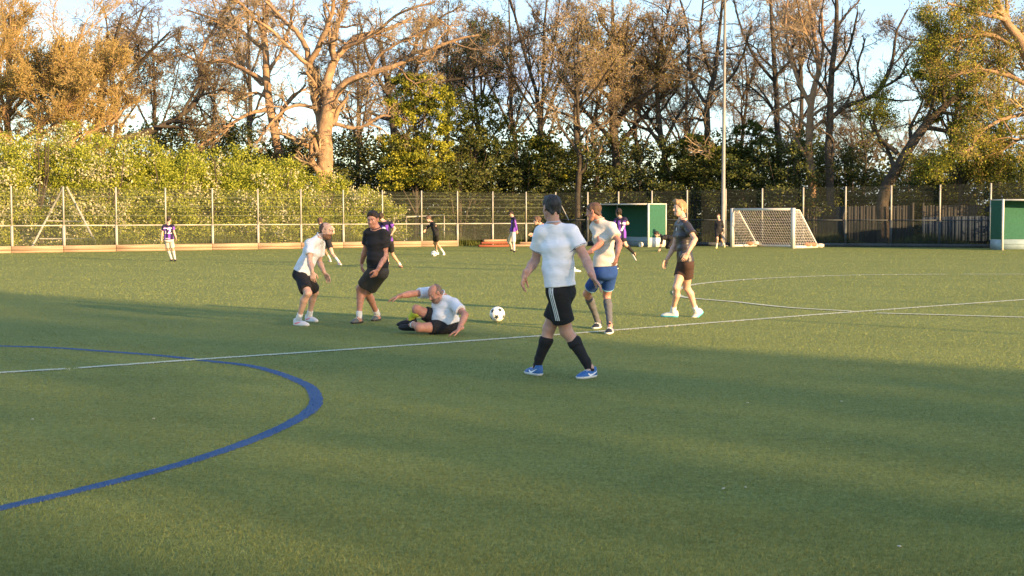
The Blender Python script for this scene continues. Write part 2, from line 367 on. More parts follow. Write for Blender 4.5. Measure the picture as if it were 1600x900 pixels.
# ================================================================== GOALS
M_gw=mat('white_goal_paint',(.66,.65,.60),(.56,.55,.50),.45,3,spec=.5)
M_net=mat('net_cord',(.80,.79,.76),(.68,.67,.64),.8)
M_gnet=mat('green_net_cloth',(.03,.12,.08),(.022,.09,.06),.9,20,.5,60)
M_backb=mat('bluish_shade_board',(.34,.45,.50),(.27,.37,.42),.6,2)  # white goal board with its bluish shade put into the colour
M_bag=mat('sandbag_sack',(.36,.22,.14),(.22,.12,.08),.9,9,.6,30)
M_bagw=mat('white_sack',(.6,.56,.48),(.45,.42,.36),.9,9,.6,30)
def rotg(th): return np.array([math.cos(th),math.sin(th),0]),np.array([-math.sin(th),math.cos(th),0])
def netgrid(mb,a,b,c,d,n,m_,r=.005,sag=0):
    """quad a-b-c-d ; cords both ways"""
    a,b,c,d=[np.asarray(q,float) for q in (a,b,c,d)]
    def S(u,v):
        p=a*(1-u)*(1-v)+b*u*(1-v)+c*u*v+d*(1-u)*v
        return p+np.array([0,sag,-abs(sag)*.3])*math.sin(math.pi*u)*math.sin(math.pi*v)
    for i in range(n+1):
        P=np.array([[S(i/n,v) for v in np.linspace(0,1,9)]]); V,Q=tubes_batch(P,np.full((1,9),r),3); mb.add(V,Q)
    for j in range(m_+1):
        P=np.array([[S(u,j/m_) for u in np.linspace(0,1,9)]]); V,Q=tubes_batch(P,np.full((1,9),r),3); mb.add(V,Q)
# five a side goal
A=gp(1144,386); wv,dv=rotg(-math.radians(33))
A=A; Bp=gp(1239,387.5); wv=(Bp-A); WD=np.linalg.norm(wv); 
# true width 3.66 m: right post nearer
Bp=at(1239,380,A[1]-.0); 
def solve_right(A,px,wid):
    best=None
    for Yq in np.linspace(A[1]-4,A[1],400):
        q=at(px,380,Yq); q[2]=0; e=abs(np.linalg.norm(q-A)-wid)
        if best is None or e<best[0]: best=(e,q)
    return best[1]
Bp=solve_right(A,1239,3.66); wv=(Bp-A)/np.linalg.norm(Bp-A); dv=np.array([-wv[1],wv[0],0])
g5=empty('five_a_side_goal',(A+Bp)/2); tag(g5,'white five-a-side goal with sloping back frame and pale net beside the mast','goal')
GH=1.90; up=np.array([0,0,1.])
mb=MB(); mb.bar(A,A+up*GH,.15,.13,dv); mb.build('post',M_gw,g5); mb=MB(); mb.bar(Bp,Bp+up*GH,.15,.13,dv); mb.build('post',M_gw,g5)
mb=MB(); mb.bar(A+up*(GH-.06)+wv*.08,Bp+up*(GH-.06)-wv*.08,.11,.11,up); mb.build('crossbar',M_gw,g5)
D1=1.95; D0=.45
for q,nm in ((A,0),(Bp,1)):
    mb=MB(); mb.tube([q+up*(GH-.08)+dv*.06,q+up*(GH-.1)+dv*D0,q+up*.06+dv*D1],.035,8); mb.build('back_stanchion',M_gw,g5,True)
    mb=MB(); mb.bar(q+up*.06+dv*.07,q+up*.06+dv*(D1-.05),.11,.11); mb.build('base_bar',M_gw,g5)
mb=MB(); mb.bar(A+up*.05+dv*D1,Bp+up*.05+dv*D1,.09,.09); mb.build('back_bar',M_gw,g5)
mb=MB()
for q in (A,Bp):
    netgrid(mb,q+up*.1+dv*.05,q+up*.1+dv*(D1-.05),q+up*(GH-.1)+dv*D0,q+up*(GH-.08)+dv*.05,13,13,.0045)
netgrid(mb,A+up*.1+dv*D1,Bp+up*.1+dv*D1,Bp+up*(GH-.1)+dv*D0,A+up*(GH-.1)+dv*D0,26,13,.0045,-.12)
netgrid(mb,A+up*(GH-.05)+dv*.05,Bp+up*(GH-.05)+dv*.05,Bp+up*(GH-.1)+dv*D0,A+up*(GH-.1)+dv*D0,26,3,.006)
mb.build('net',M_net,g5)
def lump(c,r,seed=0,n=12):
    rr=np.random.default_rng(seed); th=np.linspace(0,np.pi,n); ph=np.arange(2*n)*np.pi/n; V=[]
    for t in th:
        for p_ in ph:
            d=np.array([math.sin(t)*math.cos(p_),math.sin(t)*math.sin(p_),math.cos(t)])
            k=1+.10*math.sin(5*d[0]+seed)*math.sin(4*d[1]+2*seed)+.08*math.sin(9*d[2]+3*d[0]+seed)
            sq=np.sign(d)*np.abs(d)**.7
            V.append(np.asarray(c)+sq*np.asarray(r)*k)
    Q=[]; m=2*n
    for i in range(n-1):
        for j in range(m): Q.append([i*m+j,(i+1)*m+j,(i+1)*m+(j+1)%m,i*m+(j+1)%m])
    return np.array(V),np.array(Q)
for k,(q,dd,lab,mm) in enumerate(((Bp,1.1,'brown sandbag weighing the right base bar of the five-a-side goal, nearest the post',M_bag),(Bp,1.55,'brown sandbag weighing the right base bar of the five-a-side goal, at its back corner',M_bag),(Bp,2.1,'small white sack behind the right back corner of the five-a-side goal',M_bagw),(A,1.3,'brown sandbag on the left base bar inside the five-a-side goal',M_bag),(A,1.75,'pale sack at the left back corner of the five-a-side goal',M_bagw))):
    c=q+dv*dd+up*.17; 
    if dd>2: c=q+dv*dd+up*.11
    mb=MB(); V,Q=lump(c,(.2,.16,.10),k); mb.add(V,Q); tag(mb.build('sandbag',mm,None,True,loc=c-up*.1),lab,'sandbag','bags weighing down the goal')
# hockey goals
def hockey(A,Bp,h,dep,lab,flipd=False,wheel=True,gname='hockey_goal'):
    wv=(Bp-A)/np.linalg.norm(Bp-A); dv=np.array([-wv[1],wv[0],0])
    g=empty(gname,(A+Bp)/2); tag(g,lab,'goal')
    for q in (A,Bp):
        mb=MB(); mb.bar(q,q+up*h,.075,.075,dv); mb.build('post',M_gw,g)
        mb=MB(); mb.bar(q+dv*dep+up*.46,q+dv*dep+up*h,.05,.05,dv); mb.build('back_post',M_gw,g)
        mb=MB(); mb.bar(q+up*(h-.03)+dv*.04,q+dv*(dep-.03)+up*(h-.03),.05,.05); mb.build('side_bar',M_gw,g)
        mb=MB(); c=q+dv*(dep/2+.01)+up*.235; R=np.stack([wv,dv,up],1); mb.box(c,(.03,dep-.07,.46),R); mb.build('side_board',M_gw if lab.startswith('far') else M_backb,g)
        sg=1 if q is Bp else -1
        mb=MB(); 
        e=wv*.015*sg
        nn=8; V=[]; 
        a0,a1,b1,b0=q+dv*.05+up*.47+e,q+dv*(dep-.03)+up*.47+e,q+dv*(dep-.03)+up*(h-.06)+e,q+dv*.05+up*(h-.06)+e
        for i in range(nn+1):
            for j in range(nn+1):
                u=i/nn;v=j/nn; p_=a0*(1-u)*(1-v)+a1*u*(1-v)+b1*u*v+b0*(1-u)*v
                V.append(p_+wv*sg*.03*math.sin(math.pi*u)*math.sin(math.pi*v*1.0))
        Qq=[[i*(nn+1)+j,(i+1)*(nn+1)+j,(i+1)*(nn+1)+j+1,i*(nn+1)+j+1] for i in range(nn) for j in range(nn)]
        mb.add(V,Qq); mb.build('side_net',M_gnet,g,True)
    mb=MB(); mb.bar(A+up*(h-.035)+wv*.04,Bp+up*(h-.035)-wv*.04,.07,.07,up); mb.build('crossbar',M_gw,g)
    mb=MB(); mb.bar(A+dv*dep+up*(h-.03),Bp+dv*dep+up*(h-.03),.045,.045,up); mb.build('back_bar',M_gw,g)
    R=np.stack([wv,dv,up],1); mb=MB(); mb.box((A+Bp)/2+dv*(dep+.0)+up*.235,(np.linalg.norm(Bp-A)-.04,.03,.46),R); mb.build('backboard',M_backb,g)
    mb=MB(); mb.box((A+Bp)/2+dv*(dep-.03)+up*.26,(np.linalg.norm(Bp-A)-.08,.02,.05),R); mb.build('backboard_rail',M_backb,g)
    mb=MB(); nn=16; V=[]
    for i in range(nn+1):
        for j in range(nn+1):
            u=i/nn;v=j/nn; p_=(A+dv*(dep-.02)+up*.47)*(1-u)*(1-v)+(Bp+dv*(dep-.02)+up*.47)*u*(1-v)+(Bp+dv*(dep-.02)+up*(h-.05))*u*v+(A+dv*(dep-.02)+up*(h-.05))*(1-u)*v
            V.append(p_+dv*(.12*math.sin(math.pi*u)*math.sin(math.pi*v)+.02*math.sin(11*u+4*v)))
    mb.add(V,[[i*(nn+1)+j,(i+1)*(nn+1)+j,(i+1)*(nn+1)+j+1,i*(nn+1)+j+1] for i in range(nn) for j in range(nn)]); mb.build('back_net',M_gnet,g,True)
    mb=MB(); V=[]
    for i in range(nn+1):
        for j in range(5):
            u=i/nn;v=j/4; p_=(A+up*(h-.02))*(1-u)*(1-v)+(Bp+up*(h-.02))*u*(1-v)+(Bp+dv*dep+up*(h-.02))*u*v+(A+dv*dep+up*(h-.02))*(1-u)*v
            V.append(p_-up*.04*math.sin(math.pi*v)*(1+.3*math.sin(9*u)))
    mb.add(V,[[i*5+j,(i+1)*5+j,(i+1)*5+j+1,i*5+j+1] for i in range(nn) for j in range(4)]); mb.build('roof_net',M_gnet,g,True)
    if wheel:
        c=Bp-wv*.25+dv*.1+up*.13-dv*.35; mb=MB(); mb.tube([c-dv*.05,c+dv*.05],.12,16); mb.build('wheel',M_gw,g,False)
    return g
Ah=gp(938,384); Bh=solve_right(Ah,1013,3.66)
hockey(Ah,Bh,2.14,1.15,'far hockey goal with green net and white frame behind the player in blue shorts')
Ah=gp(1566,391); Bh=at(1700,380,Ah[1]+.6); Bh[2]=0
hockey(Ah,Bh,2.28,1.1,'hockey goal with green net and bluish boards cut by the right picture edge')
# ================================================================== TREES
def nrm(v): return v/(np.linalg.norm(v,axis=-1,keepdims=True)+1e-9)
def grow(P,R,m,lr,ang,K,wig,trop,tmin=.25,rr=.55,maxlen=None,minr=.004):
    """P (N,Kp,3) parents -> children (N*m,K,3)"""
    N,Kp,_=P.shape
    t=tmin+(1-tmin)*(np.tile(np.arange(m),(N,1))+rng.random((N,m)))/m
    f=t*(Kp-1); i=np.minimum(f.astype(int),Kp-2); u=(f-i)[...,None]
    n=np.arange(N)[:,None]
    S=P[n,i]*(1-u)+P[n,i+1]*u; T=nrm(P[n,i+1]-P[n,i]); r0=R[n,i]*(1-u[...,0])+R[n,i+1]*u[...,0]
    L=np.linalg.norm(np.diff(P,axis=1),axis=2).sum(1)[:,None]*lr*(1.15-.65*t)*(.6+.8*rng.random((N,m)))
    if maxlen: L=np.minimum(L,maxlen)
    A=nrm(np.cross(T,rng.normal(size=(N,m,3)))); an=ang*(.6+.7*rng.random((N,m,1)))
    D=T*np.cos(an)+A*np.sin(an)
    M=N*m; S=S.reshape(M,3); D=D.reshape(M,3); L=L.reshape(M); r0=r0.reshape(M)*rr*(.8+.4*rng.random(M))
    r0=np.maximum(r0,minr)
    pts=[S]; d=D; st=(L/(K-1))[:,None]
    for k in range(K-1):
        d=nrm(d+rng.normal(0,wig,(M,3))+np.array([0,0,trop])); pts.append(pts[-1]+d*st)
    C=np.stack(pts,1); rad=r0[:,None]*np.linspace(1,.35,K)[None]; rad=np.maximum(rad,minr*.7)
    return C,rad
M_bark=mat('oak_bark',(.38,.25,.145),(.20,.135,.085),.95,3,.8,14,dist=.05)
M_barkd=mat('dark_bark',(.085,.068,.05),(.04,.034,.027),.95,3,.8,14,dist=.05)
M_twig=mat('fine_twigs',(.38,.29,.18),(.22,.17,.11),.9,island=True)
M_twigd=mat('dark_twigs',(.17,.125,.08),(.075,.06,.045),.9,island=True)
M_gold=mat('golden_twigs',(.46,.33,.13),(.30,.22,.09),.9,island=True)
def leafmat(n,cs,tr=.35): return mat(n,cs[-1],cs[0],.6,island=[(i/(len(cs)-1),c) for i,c in enumerate(cs[1:-1],1)] or True,transl=tr,spec=.2)
L_yel=leafmat('yellow_green_leaves',[(.14,.16,.02),(.32,.33,.035),(.50,.48,.06)])
L_bright=leafmat('bright_hedge_leaves',[(.14,.18,.025),(.31,.35,.045),(.50,.52,.08)])
L_dark=leafmat('dark_evergreen_leaves',[(.03,.042,.013),(.065,.078,.022),(.14,.15,.035)],.15)
L_mid=leafmat('mid_green_leaves',[(.04,.06,.015),(.08,.10,.02),(.14,.15,.03)],.3)
L_gold=leafmat('golden_new_leaves',[(.24,.18,.055),(.36,.27,.08),(.46,.37,.12)],.4)
L_rust=leafmat('rusty_buds',[(.22,.19,.08),(.34,.28,.12),(.44,.37,.16)],.3)
L_blos=mat('hawthorn_blossom',(.62,.58,.42),(.42,.42,.26),.8,island=True,transl=.3)
def leaves(C,size,m2=None):
    n=len(C); a=nrm(rng.normal(size=(n,3))); b=nrm(np.cross(a,rng.normal(size=(n,3))))
    s=size*(.6+.8*rng.random((n,1)))
    V=np.stack([C-a*s*.5,C+b*s*.32,C+a*s*.6,C-b*s*.32],1)
    return V.reshape(-1,3),np.arange(4*n).reshape(-1,4)
def scatter(P,n,sp):
    """points near branch polylines"""
    N,K,_=P.shape; i=rng.integers(0,N,n); f=rng.random(n)*(K-1); k=np.minimum(f.astype(int),K-2); u=(f-k)[:,None]
    return P[i,k]*(1-u)+P[i,k+1]*u+rng.normal(0,sp,(n,3))
def make_tree(name,limbs_px,Y,label,cat='tree',group=None,bark=M_bark,twig=M_twig,levels=((6,.5,.8),(6,.5,.8),(6,.45,.8),(5,.45,.8)),wig=.28,trop=.05,leaf=None,depth=3.0,minr=.009,maxlen=3.2,twig2=None,tmin0=.3):
    """limbs_px: list of polylines (px,py,widthpx[,dY]); first limb is the trunk"""
    ppm=F_PX/Y
    L=[]
    for li,l in enumerate(limbs_px):
        q=[]
        side=((li*2654435761)%1000)/1000*2-1
        for k,p in enumerate(l):
            dy=p[3] if len(p)>3 else (0 if li==0 else side*depth*k/max(1,len(l)-1))
            w=at(p[0],p[1],Y+dy); q.append([*w,p[2]/ppm/2])
        q=np.array(q)
        if li==0: q=np.vstack([[q[0,0],q[0,1],-.1,q[0,3]*1.15],q])
        c=catmull(q,5); c=resample(c,14); L.append(c)
    base=np.array([L[0][0,0],L[0][0,1],0.])
    L=np.array(L); P=L[:,:,:3]; R=L[:,:,3]
    P[:,1:-1]+=rng.normal(0,.035,P[:,1:-1].shape)*np.clip(R[:,1:-1,None]*6,.2,1)
    root=empty(name,base); tag(root,label,cat,group)
    mb=MB(); V,Q=tubes_batch(P,R,9); mb.add(V,Q)
    cp,cr_=P,R; fine=MB(); last=None; allp=[]
    for li,(m,lr,ang) in enumerate(levels):
        K=7 if li<2 else (5 if li<len(levels)-1 else 4)
        cp,cr_=grow(cp,cr_,m,lr,ang,K,wig,trop,tmin=tmin0 if li==0 else .2,minr=minr,maxlen=maxlen,rr=.55 if li<2 else .6)
        V,Q=tubes_batch(cp,cr_,5 if li==0 else 3)
        (mb if li==0 else fine).add(V,Q); allp.append(cp)
    mb.build('trunk',bark,root,True); fine.build('crown',twig,root)
    if leaf:
        for (lm,n,size,sp,lv) in leaf:
            C=scatter(allp[lv],n,sp); V,Q=leaves(C,size); m2=MB(); m2.add(V,Q); m2.build('foliage',lm,root)
    return root
def copy_tree(o,parent=None):
    c=o.copy(); sc.collection.objects.link(c); c.parent=parent
    for ch in [k for k in bpy.data.objects if k.parent==o]: copy_tree(ch,c)
    return c
def auto_limbs(x,yb,yt,w,spread,n=7,fan=1.0,split=.35):
    r=random.Random(int(x*7+yt)); L=[]
    ys=yb+(yt-yb)*split
    L.append([(x,yb,w),(x+r.uniform(-6,6),(yb+ys)/2,w*.92),(x+r.uniform(-8,8),ys,w*.8),(x+r.uniform(-12,12),yb+(yt-yb)*.7,w*.5),(x+r.uniform(-18,18),yt,w*.22)])
    for i in range(n):
        t=r.uniform(.25,.75) if i>1 else r.uniform(.18,.3)
        f=(i+.5)/n*2-1; f=f if i%2 else -f
        y0=yb+(yt-yb)*t; ww=w*(.62-.3*t)
        ex=x+f*spread*fan; ey=y0+(yt-y0)*r.uniform(.5,.98)*(1-.35*abs(f))
        L.append([(x,y0,ww),(x+f*spread*.35,y0+(ey-y0)*.3+r.uniform(-5,5),ww*.8),(x+f*spread*.75,y0+(ey-y0)*.62+r.uniform(-8,8),ww*.55),(ex,ey,ww*.3)])
    return L
GB='bare spring trees behind the pitch'
D5=((8,.45,.8),(7,.52,.75),(6,.5,.72),(4,.48,.7))
# central oak
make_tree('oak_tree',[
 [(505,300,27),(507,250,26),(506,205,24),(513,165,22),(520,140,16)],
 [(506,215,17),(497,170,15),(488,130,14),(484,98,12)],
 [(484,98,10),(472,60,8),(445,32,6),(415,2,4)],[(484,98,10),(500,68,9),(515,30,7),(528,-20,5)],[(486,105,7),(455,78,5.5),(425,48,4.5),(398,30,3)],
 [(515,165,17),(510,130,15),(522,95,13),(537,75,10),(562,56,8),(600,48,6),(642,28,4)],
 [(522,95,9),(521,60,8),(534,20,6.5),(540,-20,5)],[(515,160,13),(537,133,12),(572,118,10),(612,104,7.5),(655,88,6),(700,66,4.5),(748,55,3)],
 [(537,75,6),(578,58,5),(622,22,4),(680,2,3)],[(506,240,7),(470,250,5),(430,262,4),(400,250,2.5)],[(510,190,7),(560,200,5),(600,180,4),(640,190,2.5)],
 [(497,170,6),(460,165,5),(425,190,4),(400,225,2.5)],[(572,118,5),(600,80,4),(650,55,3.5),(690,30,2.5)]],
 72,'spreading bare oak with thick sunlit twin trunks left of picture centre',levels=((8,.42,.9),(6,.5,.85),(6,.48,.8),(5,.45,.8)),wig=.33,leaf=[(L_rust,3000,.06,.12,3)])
make_tree('oak_tree',[
 [(455,300,15),(440,262,15),(428,205,13.5),(422,160,12.5),(418,110,11.5),(412,50,9),(420,-5,6)],
 [(422,135,7.5),(390,112,6.5),(350,96,5.5),(310,96,4),(272,76,2.5)],[(415,80,7),(380,52,5.5),(340,32,4),(288,14,2.5)],
 [(418,170,6.5),(380,182,5),(335,212,4),(300,238,2.5)],[(412,50,6),(390,20,5),(360,-10,4)],[(418,110,6),(440,80,5),(455,30,4),(460,-10,3)],[(310,96,4),(325,60,3),(355,10,2.5)]],
 74,'knotty bare oak leaning left, its long limbs reaching towards the golden tree',levels=((8,.45,.9),(6,.5,.85),(6,.48,.8),(5,.45,.8)),wig=.33,leaf=[(L_rust,3000,.06,.12,3)])
make_tree('oak_tree',[
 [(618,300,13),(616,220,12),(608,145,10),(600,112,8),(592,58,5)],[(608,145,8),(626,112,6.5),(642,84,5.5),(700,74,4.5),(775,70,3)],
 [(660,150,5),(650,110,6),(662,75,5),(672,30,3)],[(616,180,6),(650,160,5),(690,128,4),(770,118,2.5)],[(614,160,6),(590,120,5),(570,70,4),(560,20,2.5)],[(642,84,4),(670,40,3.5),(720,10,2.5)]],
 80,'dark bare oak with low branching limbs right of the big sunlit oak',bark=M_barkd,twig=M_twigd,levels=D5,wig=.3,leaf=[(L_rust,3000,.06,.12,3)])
# long low limb tree at left
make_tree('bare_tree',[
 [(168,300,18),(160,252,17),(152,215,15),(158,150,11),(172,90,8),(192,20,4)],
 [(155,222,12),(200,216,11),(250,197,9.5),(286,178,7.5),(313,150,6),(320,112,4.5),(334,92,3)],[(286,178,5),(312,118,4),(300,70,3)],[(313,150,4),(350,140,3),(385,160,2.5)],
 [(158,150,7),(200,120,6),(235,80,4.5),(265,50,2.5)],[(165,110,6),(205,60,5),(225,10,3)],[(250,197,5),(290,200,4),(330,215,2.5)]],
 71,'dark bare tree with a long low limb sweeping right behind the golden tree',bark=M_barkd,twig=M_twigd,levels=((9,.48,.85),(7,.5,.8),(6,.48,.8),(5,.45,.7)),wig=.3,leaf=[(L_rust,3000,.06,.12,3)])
GOLD=((11,.5,.6),(9,.5,.55),(7,.5,.55),(5,.5,.5))
for (x,yt,w,sp,lab) in ((15,12,14,105,'golden twiggy tree at the far left edge above the blossom hedge'),(118,40,13,92,'dome shaped golden orange twiggy tree beside the leftmost one')):
    make_tree('golden_tree',auto_limbs(x,300,yt,w,sp,9,1.0,.25),67,lab,'tree','golden twiggy trees',bark=M_bark,twig=M_gold,levels=GOLD,wig=.2,trop=.07,leaf=[(L_gold,12000,.065,.18,3)],minr=.009,depth=3.5)
make_tree('golden_tree',auto_limbs(60,300,110,9,120,9,1.0,.2),65,'low orange willow-like tree rising right behind the hedge at left','tree','golden twiggy trees',bark=M_bark,twig=M_gold,levels=GOLD,wig=.2,trop=.05,leaf=[(L_gold,12000,.065,.18,3)],depth=2.5)
# upright bare trees
make_tree('bare_tree',[
 [(846,300,9),(845,215,9),(838,150,6),(822,90,5),(795,-10,3)],[(845,215,6),(848,140,5),(850,60,4),(856,-20,2.5)],[(846,200,5),(870,140,4.5),(888,90,4),(905,20,2.5)],[(842,180,4),(812,140,3.5),(775,60,2.5)],[(846,170,4),(862,100,3),(875,-5,2)]],
 78,'slim pale multi-stemmed bare tree left of the golden brown thicket',bark=M_barkd,twig=M_twigd,levels=((9,.4,.5),(6,.5,.5),(5,.5,.5),(4,.45,.5)),wig=.18,trop=.1)
make_tree('bare_tree',auto_limbs(752,300,20,8,60,7),82,'thin upright bare tree between the dark oak and the slim multi-stemmed tree',bark=M_barkd,twig=M_twigd,levels=D5,wig=.25,leaf=[(L_mid,5000,.11,.15,2)])
make_tree('thicket_tree',auto_limbs(965,300,-10,15,110,13),77,'dense golden brown budding tree left of the steel mast',bark=M_barkd,twig=M_twig,levels=((9,.45,.8),(7,.5,.8),(6,.5,.8),(5,.45,.7)),wig=.3,leaf=[(L_gold,12000,.08,.2,3)])
make_tree('thicket_tree',auto_limbs(905,300,30,10,70,8),74,'shorter brown budding tree leaning at the left of the golden brown thicket',bark=M_barkd,twig=M_twig,levels=D5,wig=.3,leaf=[(L_gold,4000,.075,.2,3)])
make_tree('bare_tree',auto_limbs(1035,300,0,11,70,9),77,'brown bare tree immediately left of the mast, high and twiggy',bark=M_barkd,twig=M_twigd,levels=D5,wig=.25,leaf=[(L_gold,1500,.07,.2,3)])
make_tree('bare_tree',[[(1104,300,11),(1104,215,10),(1108,150,9),(1120,90,6),(1130,-10,4)],[(1106,170,6),(1080,120,5),(1075,50,4),(1060,-10,2.5)],[(1104,190,5),(1085,185,4),(1055,190,3)],[(1108,150,5),(1150,110,4),(1175,40,3)],[(1112,120,5),(1095,60,4),(1100,-10,3)]],
 75,'bare tree with a straight trunk just behind the steel mast',bark=M_barkd,levels=D5,wig=.3)
make_tree('bare_tree',[[(1217,300,10),(1215,200,9),(1211,120,8),(1207,50,6),(1203,-20,4)],[(1212,130,5),(1180,90,4.5),(1160,50,3.5),(1145,-5,2.5)],[(1211,120,5),(1235,90,4),(1245,20,3)],[(1214,180,4),(1190,150,3),(1165,130,2.5)]],
 76,'bare tree with a dark upright trunk right of the mast',bark=M_barkd,twig=M_twigd,levels=D5,wig=.25)
make_tree('bare_tree',[[(1268,300,13),(1265,230,12),(1267,160,10),(1280,105,8),(1272,55,6),(1262,-10,4)],[(1266,165,7),(1242,112,5.5),(1228,50,4),(1232,-10,2.5)],[(1267,160,6),(1285,90,5),(1284,20,3.5)],[(1265,205,6),(1300,180,5),(1340,172,3)],[(1280,105,4),(1255,40,3),(1245,0,2)]],
 72,'forked bare tree standing left of the straightest trunk at right',levels=((8,.42,.7),(6,.5,.7),(6,.45,.7),(4,.45,.7)),wig=.22)
make_tree('bare_tree',[[(1297,300,13),(1295,200,11),(1298,120,9.5),(1306,50,7.5),(1306,-20,5)],
 [(1292,196,8),(1320,166,7.5),(1352,156,7),(1376,138,6.5),(1395,95,5),(1400,52,4),(1418,15,2.5)],[(1376,138,4.5),(1405,120,4),(1422,88,2.5)],[(1352,156,4),(1340,110,3.5),(1352,60,2.5)],[(1298,120,5),(1325,80,4),(1340,20,3)],[(1302,90,4),(1280,50,3),(1288,-5,2)],[(1320,166,4),(1335,130,3),(1325,100,2)]],
 70,'straight bare trunk with one thick limb arching right under open sky',bark=M_barkd,twig=M_twigd,levels=((6,.38,.7),(5,.45,.7),(5,.45,.7),(4,.45,.7)),wig=.22,trop=.08)
# right hand trees
make_tree('leaning_tree',[[(1382,300,18),(1410,250,16),(1442,200,14),(1478,165,11),(1522,128,8),(1562,90,5),(1600,62,3)],[(1402,240,8),(1372,212,6.5),(1366,180,4),(1380,150,2.5)],[(1442,200,8),(1480,206,6.5),(1512,232,5),(1530,262,3)],[(1478,165,6),(1470,120,5),(1465,80,3.5),(1450,40,2)],[(1420,235,5),(1440,260,4),(1480,270,3)]],
 68,'dark tree leaning right with yellow green new leaves over the fence',bark=M_barkd,twig=M_twigd,levels=((8,.45,.9),(6,.5,.85),(6,.45,.8),(4,.45,.8)),wig=.32,leaf=[(L_yel,12000,.08,.2,3),(L_mid,11000,.08,.25,3)])
make_tree('right_edge_tree',[[(1650,300,24),(1635,180,22),(1602,82,17),(1572,30,12),(1545,-25,8)],[(1602,82,9),(1552,56,7.5),(1502,60,5.5),(1462,74,4),(1432,82,2.5)],[(1630,150,8),(1580,120,7),(1530,110,5),(1480,120,3)],[(1635,180,8),(1590,180,6),(1540,200,4.5),(1510,240,3)],[(1572,30,7),(1530,20,5),(1480,5,3.5)],[(1640,220,7),(1600,215,5),(1560,240,4),(1540,275,2.5)]],
 66,'gold lit tree at the right edge, leafy branches drooping low',twig=M_gold,levels=((9,.45,.9),(7,.5,.85),(6,.45,.8),(4,.45,.8)),wig=.33,leaf=[(L_gold,9000,.075,.2,3),(L_yel,12000,.085,.2,3),(L_mid,9000,.085,.2,3)])
# farther bare trees filling the skyline
bgx=[-40,175,245,335,390,560,650,700,800,930,1000,1070,1160,1245,1330,1350,1420,1490,1560]
bgl=['behind the golden tree at the far left','behind the long low bare limb','just right of the dome shaped golden tree','between the golden dome and the knotty oak','behind the knotty oak','just right of the big oak trunk','behind the yellow green maple','right of the dark oak','behind the slim multi-stemmed tree','at the left of the golden brown thicket','behind the golden brown thicket','left behind the steel mast','right behind the steel mast','behind the forked bare tree','in the gap of open sky','low under the arching limb','left of the leafing tree at right','behind the leafing tree at right','at the far right behind the gold lit tree']
pr=[]
for i,x in enumerate(bgx):
    if i<3:
        o=make_tree('distant_tree',auto_limbs(x,300,[40,5,30][i],7.5,[85,70,95][i],8),96,'far bare brown tree '+bgl[i],group='far bare trees on the skyline',bark=M_barkd,twig=M_twigd if i!=1 else M_twig,levels=((8,.5,.75),(7,.52,.75),(6,.5,.75),(5,.5,.75)),wig=.36,minr=.011,leaf=[(L_rust,1500,.10,.2,3)]); pr.append(o)
    else:
        o=copy_tree(pr[i%3]); q=at(x,300,92+rng.random()*10); o.location=(q[0],q[1],0); k=rng.uniform(.85,1.15)
        if i in(14,15,16): k*=.6
        o.scale=(k,k,k*rng.uniform(.95,1.1)); o.rotation_euler=(0,0,rng.random()*6.28); o['label']='far bare brown tree '+bgl[i]
# ------------------------------------------------------------------ leafy crowns and shrubs
def leafy_mesh(clumps,nl,size,name='foliage'):
    """clumps in local metres (x,y,z,rx,ry,rz)"""
    V=[];Q=[];C=[]
    w_=np.array([c[3]*c[5] for c in clumps]); w_/=w_.sum()
    for c,ww in zip(clumps,w_):
        n=int(nl*ww); k=max(3,int(n/55)); d=nrm(rng.normal(size=(k,3))); rr=.55+.5*rng.random((k,1))
        cc=np.array(c[:3])+d*rr*np.array(c[3:6]); j=rng.integers(0,k,n)
        C.append(cc[j]+rng.normal(0,1,(n,3))*np.array(c[3:6])*.13)
    C=np.concatenate(C); C[:,2]=np.abs(C[:,2])
    V,Q=leaves(C,size); mb=MB(); mb.add(V,Q); return mb,C
def stems(mb,h,n,sp,r):
    for i in range(n):
        a=rng.random()*6.28; q=rng.random()*sp
        mb.tube([[0,0,-.05],[q*.25*math.cos(a),q*.25*math.sin(a),h*.35],[q*.7*math.cos(a+.3),q*.7*math.sin(a+.3),h*.7],[q*math.cos(a+.2),q*math.sin(a+.2),h]],[r,r*.8,r*.5,r*.2],6,False)
def shrub(name,px,Y,h,wd,clN,nl,size,lm,label,cat='shrub',group=None,dep=None,lm2=None,n2=0,s2=.1,bark=M_barkd,zb=.15,sr=None):
    dep=dep or wd*.7; b=at(px,300,Y); base=np.array([b[0],b[1],0]); root=empty(name,base); tag(root,label,cat,group)
    cl=[]
    for i in range(clN):
        z=h*(zb+(1-zb)*((i+.5)/clN))*.88; s=math.sqrt(max(.15,1-(z/h-.35)**2*1.6))
        cl.append((rng.uniform(-1,1)*wd*.36*s,rng.uniform(-1,1)*dep*.36*s,z,wd*.24*rng.uniform(.7,1.3),dep*.24,h*.17*rng.uniform(.7,1.3)))
    mb,C=leafy_mesh(cl,nl,size); link('foliage',mb.mesh('foliage'),lm,root)
    if lm2 is not None:
        top=C[rng.integers(0,len(C),n2)]
        k=max(3,n2//60); cc=top[rng.integers(0,len(top),k)]; Cb=cc[rng.integers(0,k,n2)]+rng.normal(0,.22,(n2,3)); Cb[:,2]=np.abs(Cb[:,2])
        V,Q=leaves(Cb,s2); m2=MB(); m2.add(V,Q); link('blossom' if lm2 is L_blos else 'sunny_foliage',m2.mesh('blossom'),lm2,root)
    mb=MB(); stems(mb,h*.85,7,wd*.35,sr or .05+h*.008); link('stem',mb.mesh('stem',True),bark,root)
    return root
def htop(py,Y): return CAM_H+(HZ-py)/F_PX*Y
